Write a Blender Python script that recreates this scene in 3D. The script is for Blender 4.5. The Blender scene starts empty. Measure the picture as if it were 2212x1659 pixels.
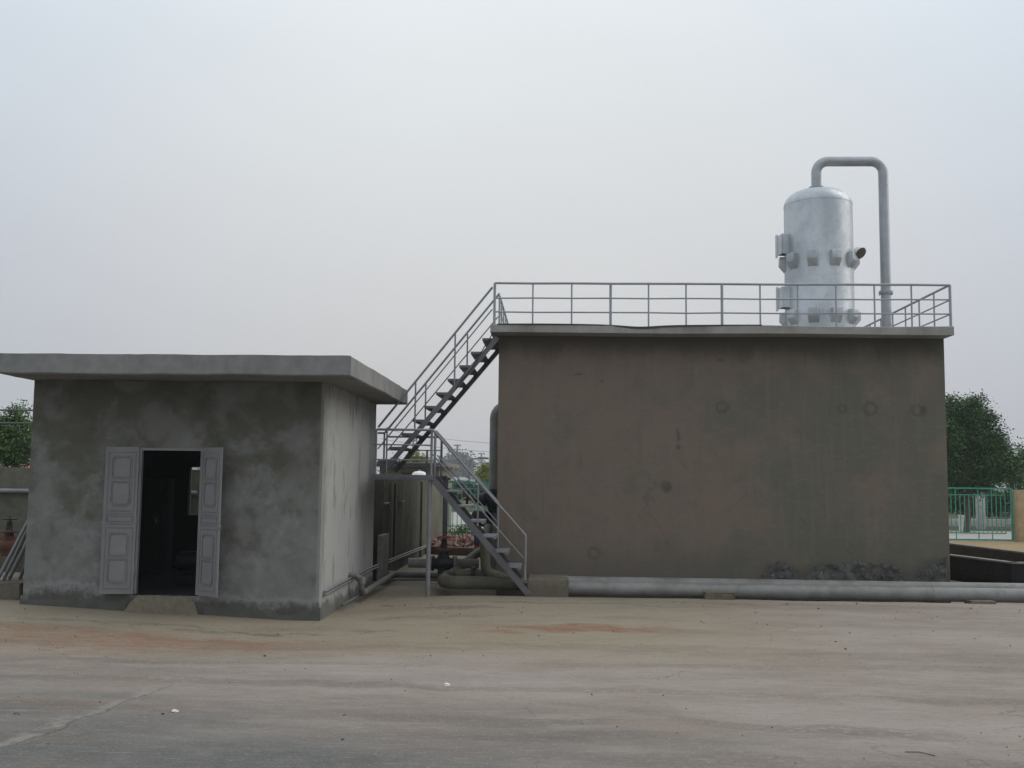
import bpy, bmesh, math, random
from mathutils import Vector, Matrix, Quaternion
from mathutils import noise as mnoise
R = math.radians
rnd = random.Random(7)
S = bpy.context.scene
C = S.collection

# ------------------------------------------------------------------ camera
W, H, F = 2212.0, 1659.0, 2225.0      # reference picture size and focal length in its pixels
EYE = Vector((0, 0, 1.9))
cam_d = bpy.data.cameras.new('camera')
cam = bpy.data.objects.new('camera', cam_d); C.objects.link(cam)
cam_d.sensor_width = 36; cam_d.lens = 36 * F / W
cam_d.clip_end = 3000
PITCH, YAW, ROLL = R(5.32), R(2.42), 0.0118
CM = Matrix.Rotation(YAW, 3, 'Z') @ Matrix.Rotation(R(90) + PITCH, 3, 'X') @ Matrix.Rotation(ROLL, 3, 'Z')
cam.matrix_world = Matrix.Translation(EYE) @ CM.to_4x4()
S.camera = cam

def ray(px, py):
    return CM @ Vector(((px - W/2) / F, -(py - H/2) / F, -1.0))
def P(px, py, Y):                       # the point at depth Y seen there in the photograph
    d = ray(px, py); return EYE + d * (Y / d.y)
def G(px, py, z=0.0):                   # the point at height z
    d = ray(px, py); return EYE + d * ((z - EYE.z) / d.z)

# ------------------------------------------------------------------ world and sun
w = bpy.data.worlds.new('World'); S.world = w; w.use_nodes = True
nt = w.node_tree; nt.nodes.clear()
def wn(t, **k):
    n = nt.nodes.new(t)
    for a, b in k.items(): setattr(n, a, b)
    return n
SUN_AZ, SUN_EL = R(78), R(38)           # azimuth from +Y towards +X
out = wn('ShaderNodeOutputWorld'); bg = wn('ShaderNodeBackground')
sky = wn('ShaderNodeTexSky', sky_type='NISHITA', sun_disc=False, sun_elevation=SUN_EL, sun_rotation=SUN_AZ, air_density=1.0, dust_density=6.0, ozone_density=1.0)
bg2 = wn('ShaderNodeBackground')
tc = wn('ShaderNodeTexCoord'); sep = wn('ShaderNodeSeparateXYZ')
nt.links.new(tc.outputs['Generated'], sep.inputs[0])
noi = wn('ShaderNodeTexNoise'); noi.inputs['Scale'].default_value = 1.6; noi.inputs['Detail'].default_value = 3
mp = wn('ShaderNodeMapping'); mp.inputs['Scale'].default_value = (1, 1, 2.5)
nt.links.new(tc.outputs['Generated'], mp.inputs[0]); nt.links.new(mp.outputs[0], noi.inputs[0])
ma = wn('ShaderNodeMath', operation='MULTIPLY_ADD'); ma.inputs[1].default_value = 0.14; ma.inputs[2].default_value = -0.07
nt.links.new(noi.outputs[0], ma.inputs[0])
ad = wn('ShaderNodeMath', operation='ADD'); nt.links.new(sep.outputs[2], ad.inputs[0]); nt.links.new(ma.outputs[0], ad.inputs[1])
ramp = wn('ShaderNodeValToRGB'); nt.links.new(ad.outputs[0], ramp.inputs[0])
cr = ramp.color_ramp
stops = [(0.0, (.455, .475, .52)), (.12, (.52, .548, .60)), (.24, (.585, .625, .685)), (.38, (.665, .73, .80)), (.6, (.86, .94, 1.03)), (1, (1.02, 1.10, 1.18))]
cr.elements[0].position = 0; cr.elements[0].color = (*stops[0][1], 1)
cr.elements[1].position = 1; cr.elements[1].color = (*stops[-1][1], 1)
for p, c in stops[1:-1]:
    e = cr.elements.new(p); e.color = (*c, 1)
# the cloud layer is thinner and a little warmer towards the hidden sun
dt = wn('ShaderNodeVectorMath', operation='DOT_PRODUCT'); dt.inputs[1].default_value = (-.04, .97, .2)
nt.links.new(tc.outputs['Generated'], dt.inputs[0])
mr = wn('ShaderNodeMapRange', interpolation_type='SMOOTHSTEP'); mr.inputs['From Min'].default_value = .86; mr.inputs['From Max'].default_value = 1.0
nt.links.new(dt.outputs['Value'], mr.inputs['Value'])
mx = wn('ShaderNodeMix', data_type='RGBA', blend_type='MULTIPLY'); mx.inputs[7].default_value = (1.17, 1.115, 1.03, 1)
nt.links.new(mr.outputs[0], mx.inputs[0]); nt.links.new(ramp.outputs[0], mx.inputs[6])
nt.links.new(mx.outputs[2], bg2.inputs[0]); bg2.inputs[1].default_value = 1.09
nt.links.new(sky.outputs[0], bg.inputs[0]); bg.inputs[1].default_value = 0.05
ms = wn('ShaderNodeMixShader'); ms.inputs[0].default_value = 0.9
nt.links.new(bg.outputs[0], ms.inputs[1]); nt.links.new(bg2.outputs[0], ms.inputs[2]); nt.links.new(ms.outputs[0], out.inputs[0])

sd = bpy.data.lights.new('sun', 'SUN'); sd.energy = 1.4; sd.angle = R(50); sd.color = (1, .96, .9)
so = bpy.data.objects.new('sun', sd); C.objects.link(so)
sv = Vector((math.sin(SUN_AZ)*math.cos(SUN_EL), math.cos(SUN_AZ)*math.cos(SUN_EL), math.sin(SUN_EL)))
so.rotation_euler = sv.to_track_quat('Z', 'Y').to_euler(); so.location = (20, 20, 40)
S.view_settings.view_transform = 'Standard'; S.view_settings.look = 'None'
S.view_settings.exposure = 0.0; S.view_settings.gamma = 1

# ------------------------------------------------------------------ node helpers
class NG:
    def __init__(s, name):
        s.m = bpy.data.materials.new(name); s.m.use_nodes = True
        s.t = s.m.node_tree; s.t.nodes.clear()
        s.out = s.t.nodes.new('ShaderNodeOutputMaterial'); s.b = s.t.nodes.new('ShaderNodeBsdfPrincipled')
        s.t.links.new(s.b.outputs[0], s.out.inputs[0])
        g = s.t.nodes.new('ShaderNodeNewGeometry'); s.pos = g.outputs['Position']
    def put(s, sock, v):
        if hasattr(v, 'is_output'): s.t.links.new(v, sock)
        elif isinstance(v, (tuple, list)) and len(v) == 3 and sock.type == 'RGBA': sock.default_value = (*v, 1)
        else: sock.default_value = v
    def math(s, op, a, b=0.0, c=0.0):
        n = s.t.nodes.new('ShaderNodeMath'); n.operation = op
        s.put(n.inputs[0], a); s.put(n.inputs[1], b); s.put(n.inputs[2], c); return n.outputs[0]
    def vmath(s, op, a, b=(0, 0, 0)):
        n = s.t.nodes.new('ShaderNodeVectorMath'); n.operation = op
        s.put(n.inputs[0], a); s.put(n.inputs[1], b)
        return n.outputs['Value'] if op in ('LENGTH', 'DOT_PRODUCT', 'DISTANCE') else n.outputs[0]
    def noise(s, sc, det=4, rough=.55, vec=None, stretch=None, off=None, color=False, dist=0):
        v = vec or s.pos
        if stretch: v = s.vmath('MULTIPLY', v, stretch)
        if off: v = s.vmath('ADD', v, off)
        n = s.t.nodes.new('ShaderNodeTexNoise'); s.put(n.inputs['Vector'], v)
        n.inputs['Scale'].default_value = sc; n.inputs['Detail'].default_value = det; n.inputs['Roughness'].default_value = rough
        n.inputs['Distortion'].default_value = dist
        return n.outputs['Color' if color else 'Fac']
    def vor(s, sc, feat='F1', stretch=None, out='Distance', vec=None):
        v = vec or s.pos
        if stretch: v = s.vmath('MULTIPLY', v, stretch)
        n = s.t.nodes.new('ShaderNodeTexVoronoi'); n.feature = feat; s.put(n.inputs['Vector'], v); n.inputs['Scale'].default_value = sc
        return n.outputs[out]
    def rng(s, v, a, b, c=0.0, d=1.0, smooth=True):
        n = s.t.nodes.new('ShaderNodeMapRange'); n.interpolation_type = 'SMOOTHSTEP' if smooth else 'LINEAR'
        s.put(n.inputs['Value'], v); n.inputs['From Min'].default_value = a; n.inputs['From Max'].default_value = b
        n.inputs['To Min'].default_value = c; n.inputs['To Max'].default_value = d; return n.outputs[0]
    def mix(s, f, a, b, mode='MIX'):
        n = s.t.nodes.new('ShaderNodeMix'); n.data_type = 'RGBA'; n.blend_type = mode
        s.put(n.inputs[0], f); s.put(n.inputs[6], a); s.put(n.inputs[7], b); return n.outputs[2]
    def xyz(s, v=None):
        n = s.t.nodes.new('ShaderNodeSeparateXYZ'); s.put(n.inputs[0], v or s.pos); return n.outputs
    def ell(s, vec, c, r, soft=.5):       # soft-edged elliptical patch, 1 inside, 0 outside
        v = s.vmath('SUBTRACT', vec, c)
        v = s.vmath('MULTIPLY', v, tuple((1.0/q if q else 0) for q in r))
        return s.rng(s.vmath('LENGTH', v), 1 - soft, 1 + soft, 1, 0)
    def wob(s, amp, sc, vec=None, off=None):
        n = s.noise(sc, 4, .6, vec=vec, color=True, off=off)
        n = s.vmath('SUBTRACT', n, (.5, .5, .5)); n = s.vmath('MULTIPLY', n, (amp,)*3)
        return s.vmath('ADD', vec or s.pos, n)
    def bump(s, h, strength=.3, dist=.01):
        n = s.t.nodes.new('ShaderNodeBump'); n.inputs['Strength'].default_value = strength; n.inputs['Distance'].default_value = dist
        s.put(n.inputs['Height'], h); s.t.links.new(n.outputs[0], s.b.inputs['Normal'])
    def done(s, col, rough=.9, metal=0.0, spec=.3):
        s.put(s.b.inputs['Base Color'], col); s.put(s.b.inputs['Roughness'], rough); s.put(s.b.inputs['Metallic'], metal)
        s.b.inputs['Specular IOR Level'].default_value = spec
        return s.m

def metal_paint(name, c, var=.18, rough=.5, metal=0.0, rust=0.0, rustc=(.14, .06, .03), dirt=(.10, .085, .06), dirtamt=.0, sc=3.0):
    g = NG(name)
    n = g.noise(sc, 5, .6); n2 = g.noise(sc*9, 3, .6)
    c0 = tuple(x*(1-var) for x in c); c1 = tuple(min(1, x*(1+var)) for x in c)
    col = g.mix(g.rng(n, .35, .65), c0, c1)
    col = g.mix(g.math('MULTIPLY', g.rng(n2, .45, .75), .25), col, c0)
    if dirtamt:
        col = g.mix(g.math('MULTIPLY', g.rng(g.noise(sc*1.7, 6, .65, off=(5, 2, 9)), .45, .7), dirtamt), col, dirt)
    if rust:
        col = g.mix(g.math('MULTIPLY', g.rng(g.noise(sc*5, 6, .7, off=(3, 8, 1)), .62, .7), rust), col, rustc)
    g.bump(n2, .15, .003)
    return g.done(col, g.rng(n, .3, .7, rough-.1, rough+.12), metal, .4)

M = {}
M['silver'] = metal_paint('silver_paint', (.36, .38, .40), .10, .42, .45, dirtamt=.25, dirt=(.22, .22, .21))
M['rail'] = metal_paint('grey_rail_paint', (.21, .215, .225), .12, .5, .1, rust=.25)
M['steel'] = metal_paint('dark_grey_step_paint', (.115, .118, .125), .15, .55, .05, rust=.3)
M['rooftop_rail'] = metal_paint('grey_blue_rail_paint', (.30, .315, .335), .10, .5, .15, rust=.15)
M['pipe'] = metal_paint('galvanised_pipe', (.205, .205, .195), .16, .62, .2, rust=.15, dirtamt=.5, dirt=(.13, .12, .09), sc=2.2)
M['dustypipe'] = metal_paint('dusty_olive_pipe', (.125, .12, .088), .2, .8, .0, rust=.2, dirtamt=.5, dirt=(.09, .085, .06), sc=4)
M['iron'] = metal_paint('black_cast_iron', (.014, .014, .015), .3, .5, .1, dirtamt=.25, dirt=(.035, .032, .027))
M['red'] = metal_paint('red_valve_paint', (.27, .035, .04), .2, .5, rust=.3)
M['rust'] = metal_paint('rust_brown', (.105, .042, .027), .3, .85)
M['green'] = metal_paint('green_fence_paint', (.04, .27, .20), .15, .5, rust=.1)
M['blue'] = metal_paint('dark_blue_pump_paint', (.03, .035, .10), .2, .5)
M['white'] = metal_paint('white_enamel', (.72, .72, .68), .08, .5, dirtamt=.3, dirt=(.4, .37, .3))
M['door'] = metal_paint('grey_door_paint', (.20, .20, .202), .07, .6, dirtamt=.2, dirt=(.11, .105, .09), sc=2.0)
M['farmetal'] = metal_paint('pole_grey', (.10, .105, .11), .1, .7)
M['lens'] = metal_paint('smoked_lamp_glass', (.10, .085, .075), .2, .25)
M['bark'] = metal_paint('bark', (.085, .07, .055), .3, .95, sc=6)
M['roofgrey'] = metal_paint('grey_roof_sheet', (.22, .23, .25), .1, .7)
M['canopy'] = metal_paint('dark_roof_edge', (.045, .045, .045), .2, .8)
M['beige'] = metal_paint('beige_render', (.40, .30, .18), .1, .9, dirtamt=.3, dirt=(.25, .19, .12))
M['paleblock'] = metal_paint('pale_render', (.48, .48, .46), .1, .9, dirtamt=.3)
M['redroof'] = metal_paint('red_roof_sheet', (.30, .09, .07), .15, .8)
M['litter'] = metal_paint('white_litter', (.62, .61, .58), .1, .8)
M['tar'] = metal_paint('black_tar_sheet', (.045, .044, .042), .3, .75)

def leafmat(name, c0, c1, c2):
    g = NG(name)
    n = g.noise(1.1, 3, .5); n2 = g.noise(14, 2, .5)
    col = g.mix(g.rng(n, .36, .66), c0, c1)
    col = g.mix(g.rng(n2, .5, .75), col, c2)
    g.b.inputs['Transmission Weight'].default_value = 0
    return g.done(col, .65, 0, .25)
M['leaf'] = leafmat('leaf_dark', (.020, .062, .016), (.042, .108, .026), (.075, .15, .036))
M['leaf2'] = leafmat('leaf_fresh', (.032, .080, .018), (.07, .14, .03), (.12, .19, .05))
M['leaf3'] = leafmat('leaf_grey', (.035, .05, .035), (.06, .075, .05), (.08, .09, .06))
M['leafy'] = leafmat('leaf_yellow', (.12, .15, .03), (.2, .22, .05), (.28, .26, .07))

# ---- concretes
def shed_wall_mat():
    g = NG('blotchy_grey_cement_render')
    x, y, z = g.xyz()
    base = g.mix(g.rng(g.noise(9, 6, .65), .3, .7), (.180, .180, .175), (.225, .224, .216))
    pv = g.wob(.50, 1.6); pv2 = g.wob(.30, 3.5, off=(3, 3, 3))
    patch = g.noise(1.45, 6, .58, vec=pv, stretch=(1, 1, .95), off=(4.3, 0, 2.7))
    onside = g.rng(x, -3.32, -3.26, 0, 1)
    mott = g.rng(g.noise(3.6, 6, .62, vec=pv2, off=(2, 2, 8)), .40, .62)
    base = g.mix(g.math('MULTIPLY', mott, .42), base, (.118, .120, .106))
    # damp olive growth, heavier towards the roof
    hgt = g.rng(z, .5, 3.2, -.11, .17, smooth=False)
    near_jamb = g.math('MULTIPLY', g.rng(x, -4.9, -3.4, .04, .05), 1.0)
    damp = g.rng(g.math('ADD', g.math('ADD', patch, hgt), near_jamb), .46, .66)
    damp = g.math('MULTIPLY', damp, g.math('SUBTRACT', 1.0, g.math('MULTIPLY', onside, .70)))
    col = g.mix(g.math('MULTIPLY', damp, .84), base, (.090, .091, .064))
    # later dried, paler bloom over the damp
    bloom = g.rng(g.noise(1.7, 4, .5, vec=g.wob(.35, 2.0), off=(11, 4, 6)), .46, .64)
    col = g.mix(g.math('MULTIPLY', bloom, .62), col, (.190, .191, .182))
    dk = g.rng(g.noise(2.2, 6, .58, vec=pv2, off=(1, 17, 3)), .50, .72)
    col = g.mix(g.math('MULTIPLY', dk, .45), col, (.070, .072, .050))
    # vertical dark run marks on the side
    run = g.rng(g.noise(1.25, 6, .65, stretch=(2.6, 2.6, .9), off=(2, 0, 0)), .52, .68)
    col = g.mix(g.math('MULTIPLY', g.math('MULTIPLY', run, onside), .0), col, (.085, .085, .078))
    col = g.mix(g.math('MULTIPLY', onside, .66), col, (.42, .42, .405))  # side wall painted lighter for the light falling on it from the right
    col = g.mix(g.math('MULTIPLY', g.math('MULTIPLY', run, onside), .62), col, (.13, .132, .112))
    edg = g.math('MULTIPLY', onside, g.rng(g.math('ADD', y, g.math('MULTIPLY', patch, -1.2)), 13.7, 14.3, 1, 0)); col = g.mix(g.math('MULTIPLY', edg, .5), col, (.13, .13, .10))
    # salts and dirt along the foot
    zz = g.math('ADD', g.math('ADD', z, g.math('MULTIPLY', g.rng(x, -7.5, -3.4, -.08, .08), 1.0)), g.math('MULTIPLY', g.noise(1.9, 7, .72), .62))
    salt = g.rng(g.math('ABSOLUTE', g.math('SUBTRACT', zz, .60)), .0, .07, 1, 0)
    col = g.mix(g.math('MULTIPLY', salt, .55), col, (.27, .27, .265))
    foot = g.rng(zz, .46, .57, 1, 0)
    col = g.mix(g.math('MULTIPLY', foot, .75), col, (.055, .054, .042))
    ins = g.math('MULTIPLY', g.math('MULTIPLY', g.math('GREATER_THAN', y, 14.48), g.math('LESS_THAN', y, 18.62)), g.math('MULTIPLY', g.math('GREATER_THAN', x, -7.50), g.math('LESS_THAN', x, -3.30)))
    col = g.mix(ins, col, (.022, .022, .020))  # inner faces coloured near black, standing in for the dim interior
    g.bump(g.math('ADD', g.noise(30, 4, .7), g.math('MULTIPLY', patch, 1.5)), .35, .006)
    return g.done(col, .92, 0, .2)
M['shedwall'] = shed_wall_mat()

def concrete(name, a, b, dirt, amt=.5, sc=1.5, streak=True):
    g = NG(name)
    col = g.mix(g.rng(g.noise(sc*5, 6, .65), .3, .7), a, b)
    d = g.rng(g.noise(sc, 5, .6, stretch=(1, 1, .5) if streak else None, off=(3, 5, 7)), .45, .7)
    col = g.mix(g.math('MULTIPLY', d, amt), col, dirt)
    col = g.mix(g.math('MULTIPLY', g.rng(g.noise(sc*16, 3, .6), .6, .75), .25), col, dirt)
    g.bump(g.noise(28, 5, .7), .35, .006)
    return g.done(col, .92, 0, .2)
M['roofslab'] = concrete('grey_roof_concrete', (.20, .20, .195), (.245, .245, .235), (.15, .15, .13), .6)
M['tankslab'] = concrete('tank_slab_concrete', (.27, .265, .245), (.33, .325, .30), (.185, .18, .15), .7, 1.0)
M['basin'] = concrete('dark_basin_wall', (.098, .098, .072), (.135, .132, .102), (.055, .057, .038), .75, 1.3)
M['groundpipe'] = metal_paint('dusty_ground_pipe', (.16, .158, .145), .2, .7, .1, rust=.2, dirtamt=.6, dirt=(.10, .09, .065))
M['basinl'] = concrete('pale_basin_rim', (.2, .2, .17), (.26, .25, .22), (.13, .12, .1), .5, 2)
M['brownpit'] = concrete('brown_pit_wall', (.06, .048, .036), (.085, .068, .05), (.035, .03, .024), .6, 1.2)
M['blackpit'] = concrete('black_pit_wall', (.018, .018, .018), (.03, .029, .027), (.012, .012, .012), .5, 1.2)  # near black colour for the basin's near wall
M['block'] = concrete('footing_concrete', (.125, .11, .085), (.16, .14, .11), (.085, .073, .053), .6, 3)
M['brick'] = concrete('brick_red_masonry', (.16, .095, .07), (.22, .13, .10), (.11, .08, .06), .5, 3)
M['rubble'] = concrete('brick_rubble', (.22, .13, .11), (.32, .20, .17), (.12, .08, .07), .6, 5)
M['kerb'] = concrete('pale_kerb', (.45, .45, .43), (.55, .55, .53), (.3, .29, .26), .4, 1)
M['inner'] = concrete('shed_interior_shade', (.018, .018, .017), (.025, .025, .023), (.012, .012, .011), .5, 1)  # near black colour stands in for the shade indoors
M['sill'] = concrete('doorstep_cement', (.135, .115, .085), (.18, .155, .115), (.085, .072, .052), .6, 3)
M['house'] = concrete('olive_house_wall', (.16, .155, .125), (.2, .19, .155), (.12, .12, .1), .4, .6)

def tank_wall_mat(rings, sm):
    g = NG('brown_cement_tank_render')
    x, y, z = g.xyz()
    n1 = g.noise(.75, 5, .6, off=(2, 0, 5), vec=g.wob(.6, .8)); n2 = g.noise(2.6, 6, .65)
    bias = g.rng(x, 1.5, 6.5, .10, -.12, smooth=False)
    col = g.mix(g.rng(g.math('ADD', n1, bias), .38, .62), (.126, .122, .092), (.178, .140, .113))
    col = g.mix(g.math('MULTIPLY', g.rng(n2, .44, .68), .45), col, (.118, .113, .086))
    vs1 = g.noise(2.4, 6, .65, stretch=(3.2, 1, .28), off=(7, 0, 0)); vs2 = g.noise(3.0, 6, .7, stretch=(4.5, 1, .22), off=(1, 5, 2))
    col = g.mix(g.math('MULTIPLY', g.rng(vs1, .48, .70), .34), col, (.185, .158, .132))
    col = g.mix(g.math('MULTIPLY', g.rng(vs2, .52, .74), .34), col, (.098, .094, .070))
    # floated arcs left by the trowel, and hairline cracks
    tr_ = g.noise(5.5, 4, .6, vec=g.wob(.5, 1.2), stretch=(1, 1, 2.8)); col = g.mix(g.math('MULTIPLY', g.rng(tr_, .53, .63), .22), col, (.19, .165, .14))
    ck = g.vor(.55, 'DISTANCE_TO_EDGE', vec=g.wob(.5, 1.6)); ck = g.math('MULTIPLY', g.rng(ck, .0015, .006, 1, 0), g.rng(g.noise(.7, 3, .5, off=(9, 9, 1)), .52, .62)); col = g.mix(g.math('MULTIPLY', ck, .22), col, (.06, .055, .045))
    for (cx, cz, rx, rz) in HALO: col = g.mix(g.math('MULTIPLY', g.ell(g.vmath('MULTIPLY', g.wob(.30, 3.5), (1, 0, 1)), (cx, 0, cz), (rx, 1, rz), .45), .75), col, (.055, .052, .042))
    fine = g.noise(45, 3, .7, stretch=(1, 1, 2.2))
    col = g.mix(g.math('MULTIPLY', g.rng(fine, .5, .8), .25), col, (.17, .145, .12))
    # slab's eave shadow painted into the wall top; damp along the foot
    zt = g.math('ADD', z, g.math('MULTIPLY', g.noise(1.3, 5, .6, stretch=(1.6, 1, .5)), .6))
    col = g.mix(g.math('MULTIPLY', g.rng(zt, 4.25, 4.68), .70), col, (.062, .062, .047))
    col = g.mix(g.math('MULTIPLY', g.rng(zt, .5, 1.4, 1, 0), .45), col, (.092, .094, .076))
    dv = g.wob(.10, 6)
    for (cx, cz, r) in rings:
        v = g.vmath('SUBTRACT', dv, (cx, 0, cz)); v = g.vmath('MULTIPLY', v, (1, 0, 1)); L = g.vmath('LENGTH', v)
        k = g.rng(g.math('ABSOLUTE', g.math('SUBTRACT', L, r)), .012, .05, 1, 0)
        col = g.mix(g.math('MULTIPLY', k, .38), col, (.07, .066, .055))
    for (cx, cz, rx, rz) in sm:
        v = g.ell(g.vmath('MULTIPLY', dv, (1, 0, 1)), (cx, 0, cz), (rx, 1, rz), .5)
        col = g.mix(g.math('MULTIPLY', v, .5), col, (.06, .056, .046))
    g.bump(g.math('ADD', g.math('MULTIPLY', fine, .6), g.noise(6, 5, .7)), .4, .008)
    return g.done(col, .93, 0, .18)

def ground_mat():
    g = NG('dusty_yard_ground')
    x, y, z = g.xyz()
    st = (.32, 1.5, 1)
    pv = g.wob(.8, .7)
    n1 = g.noise(.55, 6, .6, vec=pv, stretch=(.55, 1.2, 1)); n2 = g.noise(1.5, 7, .68, vec=pv, stretch=(.5, 1.7, 1), off=(3, 1, 0)); n3 = g.noise(17, 7, .75, stretch=(.7, 1.2, 1))
    dust = g.mix(g.rng(n1, .40, .60), (.222, .182, .152), (.278, .238, .206))
    dust = g.mix(g.math('MULTIPLY', g.rng(n2, .48, .66), .38), dust, (.325, .290, .258))
    # bare grey concrete shows through towards the camera and to the left
    bare = g.math('ADD', g.math('MULTIPLY', x, .055), g.math('MULTIPLY', y, .155))
    bare = g.math('ADD', bare, g.math('MULTIPLY', g.noise(.6, 6, .62, stretch=(.6, 1.7, 1), off=(8, 2, 0)), 1.25))
    conc = g.mix(g.rng(g.noise(3, 6, .7), .3, .7), (.096, .095, .088), (.124, .122, .113))
    col = g.mix(g.rng(bare, 1.45, 2.15, 1, 0), dust, conc)
    # olive tinted wet-looking dirt near the sheds
    yy = g.xyz(pv)
    ol = g.math('MULTIPLY', g.rng(yy[1], 10.4, 12.3), g.rng(yy[0], 1.0, 4.5, 1, 0))
    col = g.mix(g.math('MULTIPLY', ol, .64), col, (.238, .200, .128))
    ob = g.rng(g.noise(.9, 5, .6, stretch=(.4, 1.3, 1), off=(0, 5, 0)), .5, .68)
    col = g.mix(g.math('MULTIPLY', g.math('MULTIPLY', ob, ol), .4), col, (.15, .128, .088))
    # rust coloured spills
    flat = g.vmath('MULTIPLY', g.wob(1.1, 1.6), (1, 1, 0)); brkn = g.rng(g.noise(5.5, 6, .7, stretch=(.6, 1.6, 1), off=(2, 2, 2)), .36, .58, .35, 1)
    for (c, r, a) in RUST:
        col = g.mix(g.math('MULTIPLY', g.math('MULTIPLY', g.ell(flat, c, r, .6), brkn), a*1.3), col, (.200, .105, .058))
    for (c, r, a) in DARKS:
        col = g.mix(g.math('MULTIPLY', g.math('MULTIPLY', g.ell(flat, c, r, .4), brkn), a*1.3), col, (.105, .09, .065))
    # tyre sweeps along X: bands with tread pattern
    for (yc, sl, wd, a) in ((8.35, -.045, .13, .5), (7.35, -.03, .12, .5), (9.6, -.02, .12, .42), (6.75, .02, .12, .42), (10.9, .05, .12, .35), (11.9, .03, .11, .3), (7.9, .09, .11, .35)):
        d = g.math('SUBTRACT', g.math('SUBTRACT', yy[1], g.math('MULTIPLY', x, sl)), yc)
        band = g.rng(g.math('ABSOLUTE', d), wd*.7, wd*1.35, 1, 0)
        tr = g.vor(11, 'F1', (1.0, 1.5, 1))
        brk = g.rng(g.noise(.45, 3, .5, off=(yc, 0, 0)), .36, .54)
        k = g.math('MULTIPLY', g.math('MULTIPLY', band, brk), g.rng(tr, .25, .45, .25, 1))
        col = g.mix(g.math('MULTIPLY', k, a*1.1), col, (.142, .118, .100))
    # pale dusty scrapes
    sc = g.math('MULTIPLY', g.rng(g.noise(2.6, 7, .72, stretch=(.16, 3.0, 1), off=(11, 4, 0)), .56, .68), g.rng(g.noise(.4, 3, .5, off=(1, 1, 0)), .42, .6))
    col = g.mix(g.math('MULTIPLY', sc, .34), col, (.37, .35, .32))
    # joint between two pours at lower left, made good with paler mortar
    a, b = JOINT
    dx, dy = b.x-a.x, b.y-a.y; L = math.hypot(dx, dy); nx, ny = -dy/L, dx/L
    jd = g.vmath('DOT_PRODUCT', g.wob(.38, 2.0), (nx, ny, 0)); jd = g.math('SUBTRACT', jd, a.x*nx + a.y*ny)
    crack = g.rng(g.math('ABSOLUTE', jd), .004, .02, 1, 0); fill = g.math('MULTIPLY', g.rng(g.math('ABSOLUTE', g.math('SUBTRACT', jd, .07)), .03, .13, 1, 0), g.rng(g.noise(3.5, 5, .7, off=(6, 1, 0)), .42, .60))
    near = g.rng(y, 8.6, 10.2, 1, 0)
    col = g.mix(g.math('MULTIPLY', g.math('MULTIPLY', fill, near), .75), col, (.25, .235, .20))
    col = g.mix(g.math('MULTIPLY', g.math('MULTIPLY', crack, near), .7), col, (.075, .065, .055))
    # fine mottling, drag marks and oil-dark specks
    mf = g.noise(7, 6, .7, stretch=(.45, 1.6, 1), off=(1, 9, 0)); col = g.mix(g.math('MULTIPLY', g.rng(mf, .5, .66), .30), col, (.150, .132, .112))
    mf2 = g.noise(13, 6, .75, stretch=(.4, 1.9, 1), off=(7, 9, 0)); col = g.mix(g.math('MULTIPLY', g.rng(mf2, .54, .66), .34), col, (.34, .315, .28))
    spk = g.vor(5.0, 'F1'); col = g.mix(g.math('MULTIPLY', g.rng(spk, .03, .07, 1, 0), .5), col, (.085, .075, .062))
    yc_ = g.vor(.33, 'DISTANCE_TO_EDGE', vec=g.wob(.7, 1.4)); yc_ = g.math('MULTIPLY', g.rng(yc_, .0010, .0045, 1, 0), g.rng(g.noise(.5, 3, .5, off=(4, 2, 0)), .50, .60))
    col = g.mix(g.math('MULTIPLY', yc_, .45), col, (.10, .088, .074))
    # grit
    col = g.mix(g.math('MULTIPLY', g.rng(n3, .54, .64), .34), col, (.135, .115, .095))
    col = g.mix(g.math('MULTIPLY', g.rng(g.noise(42, 3, .7, off=(3, 3, 3)), .58, .66), .40), col, (.40, .37, .33))
    g.bump(g.math('ADD', n3, g.math('MULTIPLY', n2, 1.6)), .7, .018)
    return g.done(col, .88, 0, .25)

# ------------------------------------------------------------------ mesh helpers
def fillet(pts, r, n=7):
    pts = [Vector(p) for p in pts]
    if r <= 0 or len(pts) < 3: return pts
    res = [pts[0]]
    for i in range(1, len(pts)-1):
        a, b, c = pts[i-1], pts[i], pts[i+1]
        u = (a-b); v = (c-b); lu, lv = u.length, v.length; u.normalize(); v.normalize()
        ang = u.angle(v)
        if ang > 3.1: res.append(b); continue
        t = min(r / math.tan(ang/2), lu*.49, lv*.49); rr = t*math.tan(ang/2)
        ctr = b + (u+v).normalized() * (rr / math.sin(ang/2))
        p0, p1 = b+u*t, b+v*t
        q0, q1 = p0-ctr, p1-ctr; th = q0.angle(q1)
        for k in range(n+1):
            s = k/n
            res.append(ctr + (q0*math.sin((1-s)*th) + q1*math.sin(s*th))/math.sin(th))
    res.append(pts[-1]); return res

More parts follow.
